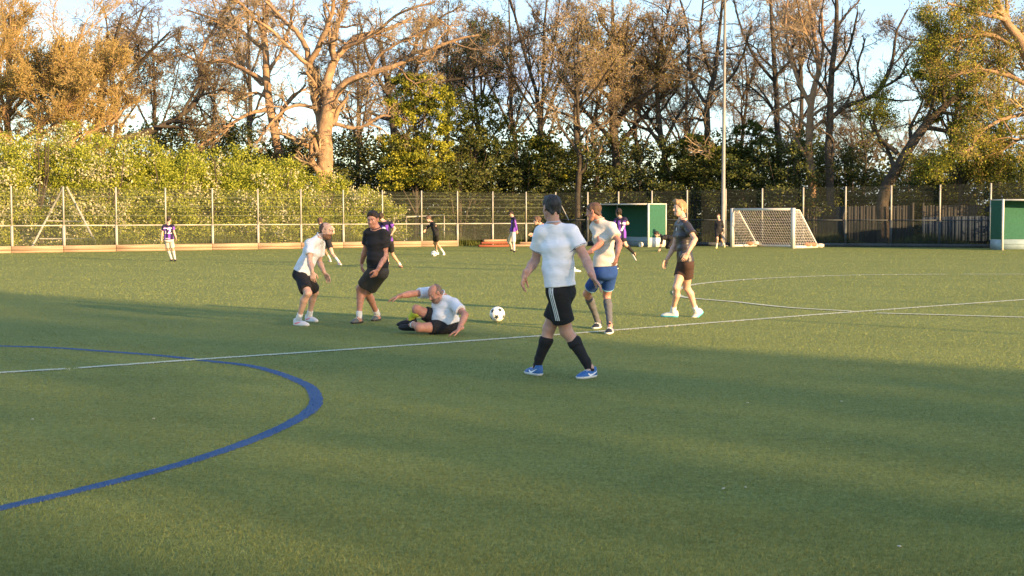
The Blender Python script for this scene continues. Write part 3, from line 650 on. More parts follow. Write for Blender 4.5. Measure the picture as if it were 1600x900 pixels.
# hawthorn hedge (individual bushes) left
HB=[(-50,222,60,5.5,'leftmost hawthorn bush cut by the left picture edge'),(60,208,61.5,5.6,'tallest hawthorn bush thick with cream blossom above the A-frame'),(165,228,62.8,5,'hawthorn bush with scattered blossom right of the A-frame'),(250,240,64.3,5,'bright green hawthorn bush behind the boy in the number 12 shirt'),(335,238,65.5,5,'yellow green hawthorn bush right of the number 12 player'),(415,252,67,4.6,'rounded yellow green hawthorn bush above the man in the white shirt at left'),(490,281,68.3,4.2,'lower hawthorn bush sloping down behind the man in black'),(560,302,69.8,3.6,'last low hawthorn bush of the hedge with pale sprays, behind the man in black')]
for i,(px,py,Y,wd,lab) in enumerate(HB):
    h=htop(py,Y); n2=[4200,11000,6500,2400,3000,2800,2600,3000][i]
    shrub('hawthorn_bush',px,Y,h*1.06,wd*1.25,20,34000,.085,L_bright,lab,'bush','hawthorn hedge behind the left fence',dep=2.2,lm2=L_blos,n2=n2,s2=.10,zb=.05)
# dark understory
US=[(268,205,77,7,0),(350,215,78,7,0),(400,228,76,6,1),(470,235,76,7,0),(560,225,77,7,0),(640,240,79,7,0),(720,225,76,7,0),(775,215,80,6,1),(815,245,77,6,0),(905,240,78,7,0),(985,225,76,7,0),(1060,235,76,6,0),(1120,240,76,6,1),(1180,215,76,6,1),(1230,232,72,6,0),(1320,245,74,5,0),(1380,262,73,5,1),(1440,262,76,6,0),(1500,240,74,6,0),(1570,240,70,6,1),(1650,215,72,7,0)]
protos=[shrub('evergreen_shrub',US[0][0],77,1,1.0,24,17000,.018,L_dark,'x','shrub',zb=.05,dep=.8,sr=.006),shrub('evergreen_shrub',US[2][0],76,1,1.0,24,15000,.018,L_mid,'x','shrub',zb=.05,dep=.8,sr=.006)]
wh=['above the hedge left of the leaning oak','below the long low bare limb','under the knotty oak leaning left','at the foot of the big sunlit oak','right of the big sunlit oak trunk','behind the yellow green maple','right of the yellow green maple','under the thin upright bare tree','at the foot of the slim multi-stemmed tree','left under the golden brown thicket','under the middle of the golden brown thicket','left of the steel mast','just behind the steel mast','right of the mast under the dark upright trunk','behind the five-a-side goal','under the straight bare trunk with the arching limb','left of the leaning tree foot','right of the leaning tree foot','below the leaning tree crown','below the drooping right edge tree','beyond the right picture edge tree']
used=[False,False]
for i,(px,py,Y,wd,kd) in enumerate(US):
    h=htop(py,Y)
    if not used[kd]: o=protos[kd]; used[kd]=True
    else: o=copy_tree(protos[kd])
    b=at(px,300,Y); o.location=(b[0],b[1],0); o.scale=(wd*1.35,wd*1.2,h*1.1); o.rotation_euler=(0,0,rng.random()*6.28)
    tag(o,('dark evergreen shrub ' if kd==0 else 'dull green leafy shrub ')+wh[i],'shrub','shrubs under the trees')
# sunlit leafy trees
def leafy_tree(name,clp,Y,nl,size,lm,label,trunk,tw=.12,lm2=None,n2=0,group=None):
    base=at(trunk[0],300,Y); base=np.array([base[0],base[1],0]); root=empty(name,base); tag(root,label,'tree',group)
    cl=[]
    for (px,py,rx_,ry_) in clp:
        c=at(px,py,Y+rng.uniform(-.8,.8))-base; k=Y/F_PX; cl.append((*c,rx_*k,rx_*k*.9,ry_*k))
    mb,C=leafy_mesh(cl,nl,size); link('foliage',mb.mesh('foliage'),lm,root)
    if lm2 is not None:
        mb,C2=leafy_mesh([cl[i] for i in range(0,len(cl),2)],n2,size); link('foliage',mb.mesh('foliage'),lm2,root)
    mb=MB(); topz=max(c[2] for c in cl)
    mb.tube([[0,0,-.1],[.05,0,topz*.5],[-.1,.1,topz]],[tw,tw*.7,tw*.2],8,False)
    for c in cl: mb.tube([[0,0,c[2]*.45],[c[0]*.5,c[1]*.5,c[2]*.75],[c[0],c[1],c[2]]],[tw*.5,tw*.3,.015],5,False)
    link('trunk',mb.mesh('trunk',True),M_barkd,root)
    for c in cl: pass
    return root
leafy_tree('maple_tree',[(640,130,28,16),(625,160,26,18),(655,165,26,14),(670,135,25,18),(690,155,22,20),(632,185,20,14),(615,225,26,16),(655,222,34,16),(640,255,38,18),(620,280,30,16),(670,275,28,20),(650,245,30,14),(690,190,20,20),(700,235,16,20)],73,20000,.115,L_yel,'yellow green young maple glowing in the sun left of centre',(650,0),lm2=L_mid,n2=8000)
leafy_tree('green_tree',[(705,145,22,16),(730,175,28,18),(760,160,22,16),(715,205,24,18),(745,215,26,20),(775,190,24,18),(735,250,30,20),(780,235,24,20),(800,265,26,18),(720,280,26,18)],77,12000,.12,L_mid,'loose mid green tree right of the yellow green maple',(740,0))
leafy_tree('green_tree',[(850,225,22,14),(875,245,26,16),(840,258,22,16),(862,275,24,14),(890,270,20,14),(830,280,18,12)],77,6000,.14,L_mid,'bushy small tree with lit yellow tips behind the big man in white',(858,0),lm2=L_yel,n2=2200)  # sunlit patches put in as clumps of yellower leaves
leafy_tree('green_tree',[(1085,222,24,12),(1060,235,20,12),(1090,250,26,14),(1055,272,28,12),(1085,280,24,12),(1110,262,18,12),(1118,235,16,14),(1038,260,14,10)],75,6500,.14,L_mid,'small bushy tree with lit yellow tips behind the blond man',(1085,0),lm2=L_yel,n2=3000)  # second leaf colour paints the sunlit patches on this crown
leafy_tree('green_tree',[(1170,200,22,14),(1200,215,22,16),(1150,235,22,16),(1190,250,26,16),(1225,262,24,16),(1160,275,24,14),(1245,235,18,16)],75,7000,.14,L_mid,'dull green ivy-like tree right of the mast above the goal',(1190,0))
leafy_tree('green_tree',[(1440,110,24,18),(1470,95,24,16),(1455,150,26,20),(1485,140,26,20),(1520,165,30,20),(1560,175,30,22),(1450,185,20,16),(1590,210,26,24),(1545,215,26,20),(1575,250,24,16),(1500,200,24,16)],69,11000,.095,L_yel,'yellow green leafing tree filling the right of the picture',(1500,0),lm2=L_mid,n2=7000)
# grass and weeds at fence foot
V=[];n=26000
X=rng.uniform(-28,26,n); Yb=np.interp(X,[fY(-62)[0],fY(868)[0],fY(1710,False)[0]],[fY(-62)[1],fY(868)[1],fY(1710,False)[1]])+.12+rng.exponential(.9,n)
h=rng.uniform(.1,.55,n)*(1+.6*np.sin(X*1.3)); a=rng.random(n)*6.28; P=np.c_[X,Yb,np.zeros(n)]
V=np.stack([P-np.c_[np.cos(a),np.sin(a),a*0]*.02,P+np.c_[np.cos(a),np.sin(a),a*0]*.02,P+np.c_[rng.normal(0,.1,n),rng.normal(0,.1,n),h]],1)
me=mesh_np('weeds',V.reshape(-1,3),[np.arange(3*n).reshape(-1,3)])
tag(link('tall_grass',me,L_mid),'unmown grass and weeds growing behind the fences','grass',kind='stuff')
# far wood closing the horizon
n=85000; X=rng.uniform(-75,75,n); Z=rng.beta(1.2,2.0,n)*(8.2+1.2*np.sin(X*.35)+.8*np.sin(X*.9)); C=np.c_[X,rng.uniform(100,112,n),Z]
V,Q=leaves(C,.34); mb=MB(); mb.add(V,Q); tag(mb.build('far_wood',L_dark),'dark far wood closing the view low behind the trees','wood',kind='stuff')
# ------------------------------------------------------------------ trees and poles standing right of the camera, whose shade crosses the pitch
def off(nn,t): p=NV*nn+TS*t; return np.array([p[0],p[1],0.])
srng=np.random.default_rng(21)
def shade_tree(nn,t,rn,ztop,nl,label,size=.34):
    b=off(nn,t); root=empty('shade_tree',b); tag(root,label,'tree','trees beside the pitch right of the camera')
    u=srng.uniform(-1,1,nl); z=srng.uniform(2.2,ztop,nl); e=1-.12*np.cos(z*1.1+nn)-.25*np.clip((z-ztop*.8)/(ztop*.2),0,1)
    n_=u*rn*e+.25*np.sin(z*2.3+nn); tt=srng.normal(0,1.3,nl)
    C=np.c_[NV[0]*n_+TS[0]*tt,NV[1]*n_+TS[1]*tt,z]
    V,Q=leaves(C,size); mb=MB(); mb.add(V,Q); link('foliage',mb.mesh('foliage'),L_mid,root)
    mb=MB(); mb.tube([[0,0,-.1],[.1,0,ztop*.5],[0,.1,ztop*.95]],[.3,.18,.03],9,False)
    for k in range(16):
        z0=2+ztop*.85*k/16; a_=k*2.4; mb.tube([[0,0,z0],[rn*.4*math.cos(a_),rn*.4*math.sin(a_),z0+1],[rn*.75*math.cos(a_),rn*.75*math.sin(a_),z0+2.2]],[.09,.05,.015],5,False)
    link('trunk',mb.mesh('trunk',True),M_barkd,root)
SHT=[(11.75,84,2.25,27,7200,'tall leafy tree beside the pitch, farthest along'),(8.7,80,2.1,27,8200,'tall leafy tree beside the pitch, second along'),(6.1,83,1.2,26,2100,'sparse young tree beside the pitch between the broad ones'),(3.0,80,2.4,27,7200,'tall leafy tree beside the pitch, on the camera side'),(-1.4,78,2.6,27,8000,'tall leafy tree beside the pitch, last behind the camera')]
for a in SHT: shade_tree(*a)
for k,(nn,t,h) in enumerate([(18.0,16,5.5),(23.3,14,5.2),(28,24,4.4),(31.5,28,4.2),(34.5,30,4.2),(26,26,4)]):
    b=off(nn,t); mb=MB(); mb.tube([b,b+[0,0,h]],[.055,.05],8)
    tag(mb.build('side_pole',M_galv,None,True,loc=b),'slim steel pole beside the pitch to the right, '+['nearest the camera','second along','third along','fourth along','farthest along','shortest one'][k],'pole','poles beside the pitch')
# ================================================================== PEOPLE : signed-distance modelling, one continuous surface per body
def surfnet(F,org,h):
    S=F<0; nx,ny,nz=F.shape
    c=np.zeros((nx-1,ny-1,nz-1),np.int8)
    for dx in(0,1):
        for dy in(0,1):
            for dz in(0,1): c+=S[dx:nx-1+dx,dy:ny-1+dy,dz:nz-1+dz]
    M=(c>0)&(c<8); I=np.argwhere(M)
    if len(I)==0: return np.zeros((0,3)),np.zeros((0,4),int)
    acc=np.zeros((len(I),3)); cnt=np.zeros(len(I))
    cor=[(0,0,0),(1,0,0),(0,1,0),(1,1,0),(0,0,1),(1,0,1),(0,1,1),(1,1,1)]
    for a in range(8):
        for ax in range(3):
            if cor[a][ax]==0:
                b=list(cor[a]); b[ax]=1
                fa=F[I[:,0]+cor[a][0],I[:,1]+cor[a][1],I[:,2]+cor[a][2]]; fb=F[I[:,0]+b[0],I[:,1]+b[1],I[:,2]+b[2]]
                s=(fa<0)!=(fb<0); t=np.where(s,fa/(fa-fb+1e-12*(fa==fb)),0)
                p=np.array(cor[a],float)[None].repeat(len(I),0); p[:,ax]=t
                acc+=p*s[:,None]; cnt+=s
    V=(I+acc/cnt[:,None])*h+org
    idx=-np.ones(M.shape,np.int64); idx[M]=np.arange(len(I)); Q=[]
    for ax in range(3):
        sl0=[slice(1,-1)]*3; sl0[ax]=slice(0,-1); sl1=[slice(1,-1)]*3; sl1[ax]=slice(1,None)
        A=S[tuple(sl0)]; B=S[tuple(sl1)]; E=np.argwhere(A!=B)
        if len(E)==0: continue
        inside=A[tuple(E.T)]; E=E+1; E[:,ax]-=1
        o1=(ax+1)%3;o2=(ax+2)%3
        def g(d1,d2):
            J=E.copy(); J[:,o1]-=d1; J[:,o2]-=d2; return idx[J[:,0],J[:,1],J[:,2]]
        q=np.stack([g(1,1),g(0,1),g(0,0),g(1,0)],1); q[~inside]=q[~inside][:,::-1]; Q.append(q)
    Q=np.concatenate(Q); Q=Q[(Q>=0).all(1)]
    return V,Q
class SDF:
    def __init__(s): s.ops=[]
    def _a(s,f,lo,hi,k,mode='u'): s.ops.append((f,np.minimum(lo,hi),np.maximum(lo,hi),k,mode)); return s
    def cone(s,a,b,ra,rb,k=.02,ca=False,cb=False,mode='u'):
        a=np.asarray(a,float);b=np.asarray(b,float); u=b-a; L=np.linalg.norm(u); u=u/L; r=max(ra,rb)
        def f(P):
            q=P-a; t=q@u; tc_=np.clip(t/L,0,1); d=np.linalg.norm(q-(tc_*L)[...,None]*u,axis=-1)-(ra+(rb-ra)*tc_)
            if ca: d=np.maximum(d,-t)
            if cb: d=np.maximum(d,t-L)
            return d
        return s._a(f,np.minimum(a,b)-r,np.maximum(a,b)+r,k,mode)
    def ell(s,c,r,k=.02,R=None,mode='u'):
        c=np.asarray(c,float); r=np.asarray(r,float); m=r.max()
        def f(P):
            q=P-c
            if R is not None: q=q@R
            k0=np.linalg.norm(q/r,axis=-1); k1=np.linalg.norm(q/(r*r),axis=-1)+1e-9
            return k0*(k0-1)/k1
        return s._a(f,c-m,c+m,k,mode)
    def slab(s,a,b,Sv,ra,rb,k=.04,ca=False,cb=False,off=0,pw=2.0):
        """elliptic tube; ra=(side,front) radii at a"""
        a=np.asarray(a,float);b=np.asarray(b,float);u=b-a;L=np.linalg.norm(u);u=u/L
        S1=Sv-u*(Sv@u); S1=S1/np.linalg.norm(S1); F1=np.cross(u,S1); r=max(*ra,*rb)
        def f(P):
            q=P-a; t=q@u; tt=np.clip(t/L,0,1); w_=t-tt*L
            rs=ra[0]+(rb[0]-ra[0])*tt; rf=ra[1]+(rb[1]-ra[1])*tt; m=np.minimum(rs,rf)
            k0=((np.abs(q@S1)/rs)**pw+(np.abs(q@F1)/rf)**pw+(np.abs(w_)/(m*.6))**pw)**(1/pw)
            d=(k0-1)*m
            if ca: d=np.maximum(d,-t)
            if cb: d=np.maximum(d,t-L)
            return d
        return s._a(f,np.minimum(a,b)-r,np.maximum(a,b)+r,k)
    def plane(s,c,n):
        c=np.asarray(c,float); n=np.asarray(n,float)
        s.ops.append((lambda P:(P-c)@n,None,None,0,'i')); return s
    def disp(s,f): s.ops.append((f,None,None,0,'d')); return s
    def eval(s,P):
        F=np.full(P.shape[:-1],1.0)
        for f,lo,hi,k,mode in s.ops:
            F=s.comb(F,f(P),k,mode)
        return F
    @staticmethod
    def comb(F,d,k,mode):
        if mode=='u':
            if k<=0: return np.minimum(F,d)
            h=np.clip(.5+.5*(F-d)/k,0,1); return F*(1-h)+d*h-k*h*(1-h)
        if mode=='s': 
            h=np.clip(.5-.5*(F+d)/max(k,1e-4),0,1); return F*(1-h)+(-d)*h+k*h*(1-h)
        if mode=='i': return np.maximum(F,d)
        if mode=='d': return F+d
    def mesh(s,h,pad=.03):
        lo=np.min([o[1] for o in s.ops if o[1] is not None and o[4]=='u'],0)-pad; hi=np.max([o[2] for o in s.ops if o[1] is not None and o[4]=='u'],0)+pad
        n=np.ceil((hi-lo)/h).astype(int)+1
        ax=[lo[i]+np.arange(n[i])*h for i in range(3)]
        F=np.full(tuple(n),.5)
        for f,a,b,k,mode in s.ops:
            if a is None: sl=(slice(None),)*3
            else:
                i0=np.clip(np.floor((a-lo-.06)/h).astype(int),0,n-1); i1=np.clip(np.ceil((b-lo+.06)/h).astype(int)+1,1,n); sl=tuple(slice(i0[i],i1[i]) for i in range(3))
            if mode in('i','d'):
                m=F<.08
                P=np.stack([ax[0][np.nonzero(m)[0]],ax[1][np.nonzero(m)[1]],ax[2][np.nonzero(m)[2]]],-1)
                F[m]=s.comb(F[m],f(P),k,mode); continue
            G=np.stack(np.meshgrid(ax[0][sl[0]],ax[1][sl[1]],ax[2][sl[2]],indexing='ij'),-1)
            F[sl]=s.comb(F[sl],f(G),k,mode)
        F[0]=F[-1]=.5; F[:,0]=F[:,-1]=.5; F[:,:,0]=F[:,:,-1]=.5
        return surfnet(F,lo,h)
def un(v): v=np.asarray(v,float); return v/np.linalg.norm(v)
def folds(seed,amp,sc=(9,9,16)):
    r=np.random.default_rng(seed); D=r.normal(size=(6,3))*np.array(sc); ph=r.random(6)*6.28; D2=r.normal(size=(3,3))*4
    def f(P):
        w_=sum(np.sin(P@D2[i]*1.3+ph[i]) for i in range(3))*.9
        v=sum(np.sin(P@D[i]+ph[i]+w_) for i in range(6))
        return amp*v/3
    return f
# ---- templates (metres, local)
def head_sdf(neck=True,jaw=1.0,stout=1.0):
    s=SDF(); j=jaw; w_=stout
    s.ell((0,-.012,.035),(.076*w_,.097,.084),.02); s.ell((0,.025,-.028),(.063*w_,.066,.082),.03); s.ell((0,.045,-.080),(.042*j*w_,.042,.030),.03)
    s.cone((-.05*w_,.0,-.05),(-.02,.055,-.085),.02,.02,.03); s.cone((.05*w_,.0,-.05),(.02,.055,-.085),.02,.02,.03)
    s.ell((-.035,.062,-.025),(.024,.02,.022),.02); s.ell((.035,.062,-.025),(.024,.02,.022),.02)
    s.cone((-.028,.076,.034),(.028,.076,.034),.012,.012,.015)
    for x in(-1,1): s.ell((x*.032,.097,.012),(.017,.014,.011),.012,mode='s')
    s.cone((0,.083,.022),(0,.108,-.018),.008,.012,.012); s.cone((-.011,.094,-.024),(.011,.094,-.024),.009,.009,.006)
    s.cone((-.02,.079,-.050),(.02,.079,-.050),.0065,.0065,.006); s.cone((-.016,.079,-.060),(.016,.079,-.060),.007,.007,.006)
    for x in(-1,1):
        s.ell((x*.080*w_,-.006,-.002),(.009,.019,.032),.006); s.ell((x*.088*w_,.0,.0),(.006,.009,.018),.004,mode='s')
    if neck: s.cone((0,-.018,-.06),(0,-.045,-.175),.056*w_,.062*w_,.03)
    return s
def hand_mesh(curl=.5,spread=.12,h=.0045,thumb=.6):
    """wrist at origin, fingers +X, back of hand +Z, thumb on +Y"""
    s=SDF(); s.cone((-.05,0,0),(.0,0,0),.026,.023,.02)
    s.slab((0,0,0),(.085,0,-.002),np.array([0,1.,0]),(.030,.017),(.042,.014),.012)
    for i,(y,l) in enumerate(((.030,.068),(.010,.078),(-.011,.072),(-.031,.056))):
        a=np.array([.082-abs(y-.01)*.25,y,0]); d=un([1,y*spread*10,0]); q=a-d*.03; s.cone(q,a,.010,.0098,.006)
        ang=0; p=a
        for k in range(3):
            ang+=curl*(.75,.95,.7)[k]*(.85+.1*i); L=l*(.45,.32,.25)[k]
            n_=p+(d*math.cos(ang)+np.array([0,0,-1])*math.sin(ang))*L
            s.cone(p,n_,.0092-.0009*k,.0086-.0010*k,.0025); p=n_
    t0=np.array([.018,.022,-.006]); t1=t0+un([.6,.75,-.3])*.04; t2=t1+un([.9,.35*(1-thumb)+.1,-.25-.4*curl])*.034; t3=t2+un([1,.0,-.25-.6*curl])*.026
    s.cone(t0,t1,.016,.012,.012); s.cone(t1,t2,.0112,.0098,.004); s.cone(t2,t3,.0098,.0082,.003)
    return s.mesh(h,.015)
def shoe_parts(h=.006):
    """ankle over origin (0,0,.09), toe +Y"""
    def body(g):
        s=SDF(); s.ell((0,-.035,.050),(.036+g,.050+g,.052+g),.02); s.cone((0,-.02,.05),(0,.10,.034),.040+g,.034+g,.03); s.ell((0,.135,.026),(.043+g,.062+g,.030+g),.03); s.ell((0,.04,.030),(.040+g,.10+g,.034+g),.03)
        return s
    u=body(0); u.cone((0,-.032,.05),(0,-.036,.105),.036,.038,.02,cb=True); u.cone((0,.0,.105),(0,.01,.13),.02,.018,.01); u.plane((0,0,.014),(0,0,-1))
    U=u.mesh(h)
    s=body(.007); s.plane((0,0,.026),(0,0,1)); s.plane((0,0,0),(0,0,-1)); So=s.mesh(h)
    l=SDF()
    for k,y in enumerate((.035,.055,.075,.095)):
        z=.086-.34*(y-.03); l.cone((-.020,y,z),(.020,y+.004,z+.001),.0045,.0045,.001)
    l.cone((0,.03,.094),(-.022,.045,.086),.004,.004,.001); l.cone((0,.03,.094),(.024,.04,.086),.004,.004,.001)
    La=l.mesh(.003,.01)
    return U,So,La
def poly_d(Y,Z,pts):
    d=np.full(Y.shape,9.)
    for (y0,z0,r0),(y1,z1,r1) in zip(pts[:-1],pts[1:]):
        ex,ez=y1-y0,z1-z0; t=np.clip(((Y-y0)*ex+(Z-z0)*ez)/(ex*ex+ez*ez),0,1)
        d=np.minimum(d,np.hypot(Y-y0-ex*t,Z-z0-ez*t)-(r0+(r1-r0)*t))
    return d
TPL={}
def tpl(key,fn):
    if key not in TPL: TPL[key]=fn()
    return TPL[key]
def setattr_mask(me,vals,name='mask'):
    a=me.attributes.new(name,'FLOAT','POINT'); a.data.foreach_set('value',np.asarray(vals,np.float32))
SK={}
def skin(name,c1,c2): 
    if name not in SK: SK[name]=mat('skin_'+name,c1,c2,.5,14,.15,120,sss=.12,spec=.35,dist=.003)
    return SK[name]
def cloth(name,c1,c2=None,**k): return mat(name,c1,c2 or tuple(x*.9 for x in c1),k.pop('rough',.85),6,.55,17,dist=.014,stretch=(1,1,2.0),**k)
M_eye=mat('eye_white',(.7,.68,.62),rough=.2); M_iris=mat('dark_iris',(.05,.03,.02),rough=.2)
M_lace=cloth('lace',(.75,.75,.72)); M_hairs={}
def hairm(n,c1,c2):
    if n not in M_hairs: M_hairs[n]=mat('hair_'+n,c1,c2,.65,60,.7,150,stretch=(1,1,.35),dist=.006,spec=.35)
    return M_hairs[n]
def frame(x,y,z): return np.stack([x,y,z],1)
def person(d):
    s=d.get('s',1.0); hB=d.get('res',.010); fine=d.get('fine',True)
    g=gp(*d['g']); Y0=g[1]+d.get('dY',0)
    W=lambda p:at(p[0],p[1],Y0+(p[2] if len(p)>2 else 0))
    root=empty('person',g); tag(root,d['label'],'person',d.get('group'))
    fwd=un([*d['fwd'],0]) if len(d['fwd'])==2 else un(d['fwd'])
    shA,shB=W(d['shA']),W(d['shB']); hip=W(d['hip']); neck=W(d['neck']); hd=W(d['head'])
    Sv=un(shB-shA); sm=(shA+shB)/2; axis=un(sm-hip)
    # pelvis side direction
    hs=d.get('hipS'); hs=un(np.array([hs[0],hs[1],hs[2] if len(hs)>2 else 0.])) if hs is not None else un(Sv-axis*(Sv@axis)*1.0)
    hA=hip-hs*.080*s; hB_=hip+hs*.080*s
    LU,LF=.30*s,.26*s; LT,LS=.43*s,.43*s
    def chain(p0,px,L,sg):
        r=ray(px[0],px[1]); o=np.array([0,0,CAM_H]); 
        if len(px)>2: return at(px[0],px[1],Y0+px[2])
        b=r@(o-p0); c=(o-p0)@(o-p0)-L*L; A=r@r; D=b*b-A*c
        if D<=0: t=-b/A
        else: t=(-b+sg*math.sqrt(D))/A
        return o+r*t
    arms=[]
    for nm,s0 in (('armA',shA),('armB',shB)):
        e,w_,t=d[nm][:3]; sg=d[nm][3] if len(d[nm])>3 else (0,0)
        E=chain(s0,e,LU,sg[0]); Wr=chain(E,w_,LF,sg[1]); T=at(t[0],t[1],Wr[1]+(t[2] if len(t)>2 else 0)); arms.append((s0,E,Wr,T))
    legs=[]
    for nm,h0 in (('legA',hA),('legB',hB_)):
        k,a,toe,heel=d[nm][:4]; o=d[nm][4] if len(d[nm])>4 else {}
        if o.get('air') is not None:
            tw=W((toe[0],toe[1],o['air'])); hw=W((heel[0],heel[1],o.get('air2',o['air'])))
        else: tw=gp(*toe); hw=gp(*heel)
        fd=un(tw-hw); L=.285*s; 
        if o.get('fd'): fd=un(o['fd'])
        up0=un(np.array([0,0,1.])-fd*fd[2]) if abs(fd[2])<.95 else un(np.cross(Sv,fd))
        if o.get('up'): up0=un(np.array(o['up'])-fd*(np.array(o['up'])@fd))
        hc=hw+fd*.085*s+up0*.0      # ankle column over sole
        An=hc+up0*.095*s
        # knee: best depth
        if len(k)>2: K=W(k)
        else:
            r=ray(k[0],k[1]); bb=None
            for t in np.linspace(-.55,.55,111):
                q=at(k[0],k[1],h0[1]+t); e=(np.linalg.norm(q-h0)-LT)**2+(np.linalg.norm(q-An)-LS)**2
                e+=.02*max(0,-(q-(h0+An)/2)@fwd)
                if bb is None or e<bb[0]: bb=(e,q)
            K=bb[1]
        legs.append((h0,K,An,hc,fd,up0,o))
    G=d.get('girth',1.0); bel=d.get('belly',0)
    fF=un(fwd-axis*(fwd@axis))
    waist=hip+(sm-hip)*.42; chest=hip+(sm-hip)*.74
    if 'mid' in d: waist=W(d['mid'])
    # ---- body
    b=SDF(); k=.035*s
    b.slab(hip-axis*.04*s,waist,hs,(.138*s*G,.096*s*G),(.118*s*G,.088*s*G),k); b.slab(waist,chest,Sv,(.125*s*G,.092*s*G),(.150*s*G,.105*s*G),k); b.slab(chest,sm-axis*.02*s,Sv,(.150*s*G,.105*s*G),(.13*s,.07*s),k)
    b.cone(neck,shA,.050*s,.048*s,.04*s); b.cone(neck,shB,.050*s,.048*s,.04*s); b.cone(sm,neck+un(hd-neck)*.05*s,.062*s,.056*s,.04*s)
    af=d.get('armf',1.0); lf=d.get('legf',1.0)
    for (a0,E,Wr,T) in arms:
        u=un(E-a0); m1=a0+(E-a0)*.45
        b.cone(a0,m1,.050*s*af,.047*s*af,.02*s); b.cone(m1,E,.046*s*af,.037*s*af,.02*s)
        m2=E+(Wr-E)*.28; b.cone(E,m2,.038*s*af,.041*s*af,.02*s); b.cone(m2,Wr,.041*s*af,.026*s*af,.02*s)
    for (h0,K,An,hc,fd,up0,o) in legs:
        m=h0+(K-h0)*.5; b.cone(h0,m,.092*s*lf,.078*s*lf,.03*s); b.cone(m,K,.076*s*lf,.056*s*lf,.03*s)
        bk=-(fd-un(K-An)*(fd@un(K-An))); bk=bk/(np.linalg.norm(bk)+1e-6)
        c1=K+(An-K)*.30+bk*.018*s; b.cone(K,c1,.052*s*lf,.054*s*lf,.02*s); b.cone(c1,An+(K-An)*.18,.054*s*lf,.035*s*lf,.02*s); b.cone(An+(K-An)*.2,An,.035*s*lf,.036*s,.015*s)
        b.cone(An,An+fd*.06*s-up0*.05*s,.03*s,.024*s,.02*s)
        pk=K+(fd*.6+up0*0)*.018*s; b.ell(pk,(.042*s*lf,)*3,.03*s)
    V,Q=b.mesh(hB*s); mb=MB(); mb.add(V,Q)
    # head
    hf=un(d['hf']); hu=un(np.array(d.get('hu',(0,0,1.)))); hu=un(hu-hf*(hu@hf)); hx=np.cross(hf,hu); HR=frame(hx,hf,hu); hs_=s*d.get('hs',1.0)
    st=d.get('stout',1.0)
    V,Q=tpl(('head',fine,st),lambda:head_sdf(False,1.0,st).mesh(.0055 if fine else .009)); mb.add(V*hs_@HR.T+hd,Q)
    # neck bridging
    nb=SDF(); nb.cone(hd-hu*.05*s-hf*.015*s,neck,.055*s*st,.060*s*st,.01); V,Q=nb.mesh(.009*s); mb.add(V,Q)
    for i,(a0,E,Wr,T) in enumerate(arms):
        cu=d.get('curl',(.45,.45))[i]; hv=un(T-Wr)
        V,Q=tpl(('hand',cu,fine),lambda:hand_mesh(cu,h=.0045 if fine else .009))
        # palm normal : back of hand faces outward from body
        out=(-Sv if i==0 else Sv)
        bn=d.get('back',(None,None))[i]
        zz=un(np.array(bn,float)) if bn is not None else un(out+fF*.25+np.array([0,0,.2]))
        zz=un(zz-hv*(zz@hv)); yy=np.cross(zz,hv)
        if yy@(fF+np.array([0,0,.6 if hv@np.array([0,0,1])>-.5 else 0]))<0: yy=-yy; Vh=V*s@frame(hv,yy,zz).T+Wr; Q=Q[:,::-1]
        else: Vh=V*s@frame(hv,yy,zz).T+Wr
        mb.add(Vh,Q)
    body=mb.build('body',d['skin'],root,True)
    # eyes
    if fine:
        for x in(-1,1):
            e=SDF(); e.ell((0,0,0),(.0125,.0125,.0125),.001); V,Q=tpl('eye',lambda:e.mesh(.004,.005)); me_=MB(); c=np.array([x*.032,.0715,.012])
            me_.add((V+c)*hs_@HR.T+hd,Q); eo=me_.build('eye',M_eye,root,True)
            me2=MB(); me2.add((V*.62+c+np.array([0,.0062,0]))*hs_@HR.T+hd,Q); me2.build('iris',M_iris,eo,True); eo.children[0].location=(0,0,0)
        eb=SDF()
        for x in(-1,1): eb.cone((x*.016,.088,.032),(x*.048,.076,.036),.0062,.004,.002)
        V,Q=tpl('brow',lambda:eb.mesh(.003,.006)); m3=MB(); m3.add(V*hs_@HR.T+hd,Q); m3.build('eyebrows',d.get('hairmat'),root,True)
    # hair
    hst=d.get('hair')
    if hst:
        def mk():
            q=SDF(); t_={'short':.012,'buzz':.006,'quiff':.014,'ring':.006,'messy':.022,'crop':.010}[hst]
            q.ell((0,-.014,.036),(.076*st+t_*.5,.097+t_*.75,.084+t_*1.1),.01)
            q.cone((-.058*st,-.03,.0),(-.035*st,-.075,-.055),.016+t_*.7,.010+t_*.6,.02); q.cone((.058*st,-.03,.0),(.035*st,-.075,-.055),.016+t_*.7,.010+t_*.6,.02)
            if hst=='quiff': q.cone((-.03,.06,.105),(.03,.07,.115),.028,.03,.03); q.cone((0,-.02,.11),(0,.06,.115),.03,.03,.03)
            if hst=='short': q.cone((-.03,.05,.10),(.03,.05,.10),.024,.024,.03)
            if hst=='messy': q.cone((-.04,.05,.08),(.04,.06,.085),.032,.032,.03)
            q.disp(folds(5,.004 if hst!='messy' else .009,(60,60,30)))
            q.plane((0,.078,{'messy':.05,'short':.082}.get(hst,.070)),un([0,.97,-.93]))
            if hst=='ring': q.plane((0,-.02,.072),un([0,.9,1]))
            return q.mesh(.006 if fine else .009)
        V,Q=tpl(('hair',hst,st,fine),mk); m4=MB(); m4.add(V*hs_@HR.T+hd,Q); m4.build('hair',d['hairmat'],root,True)
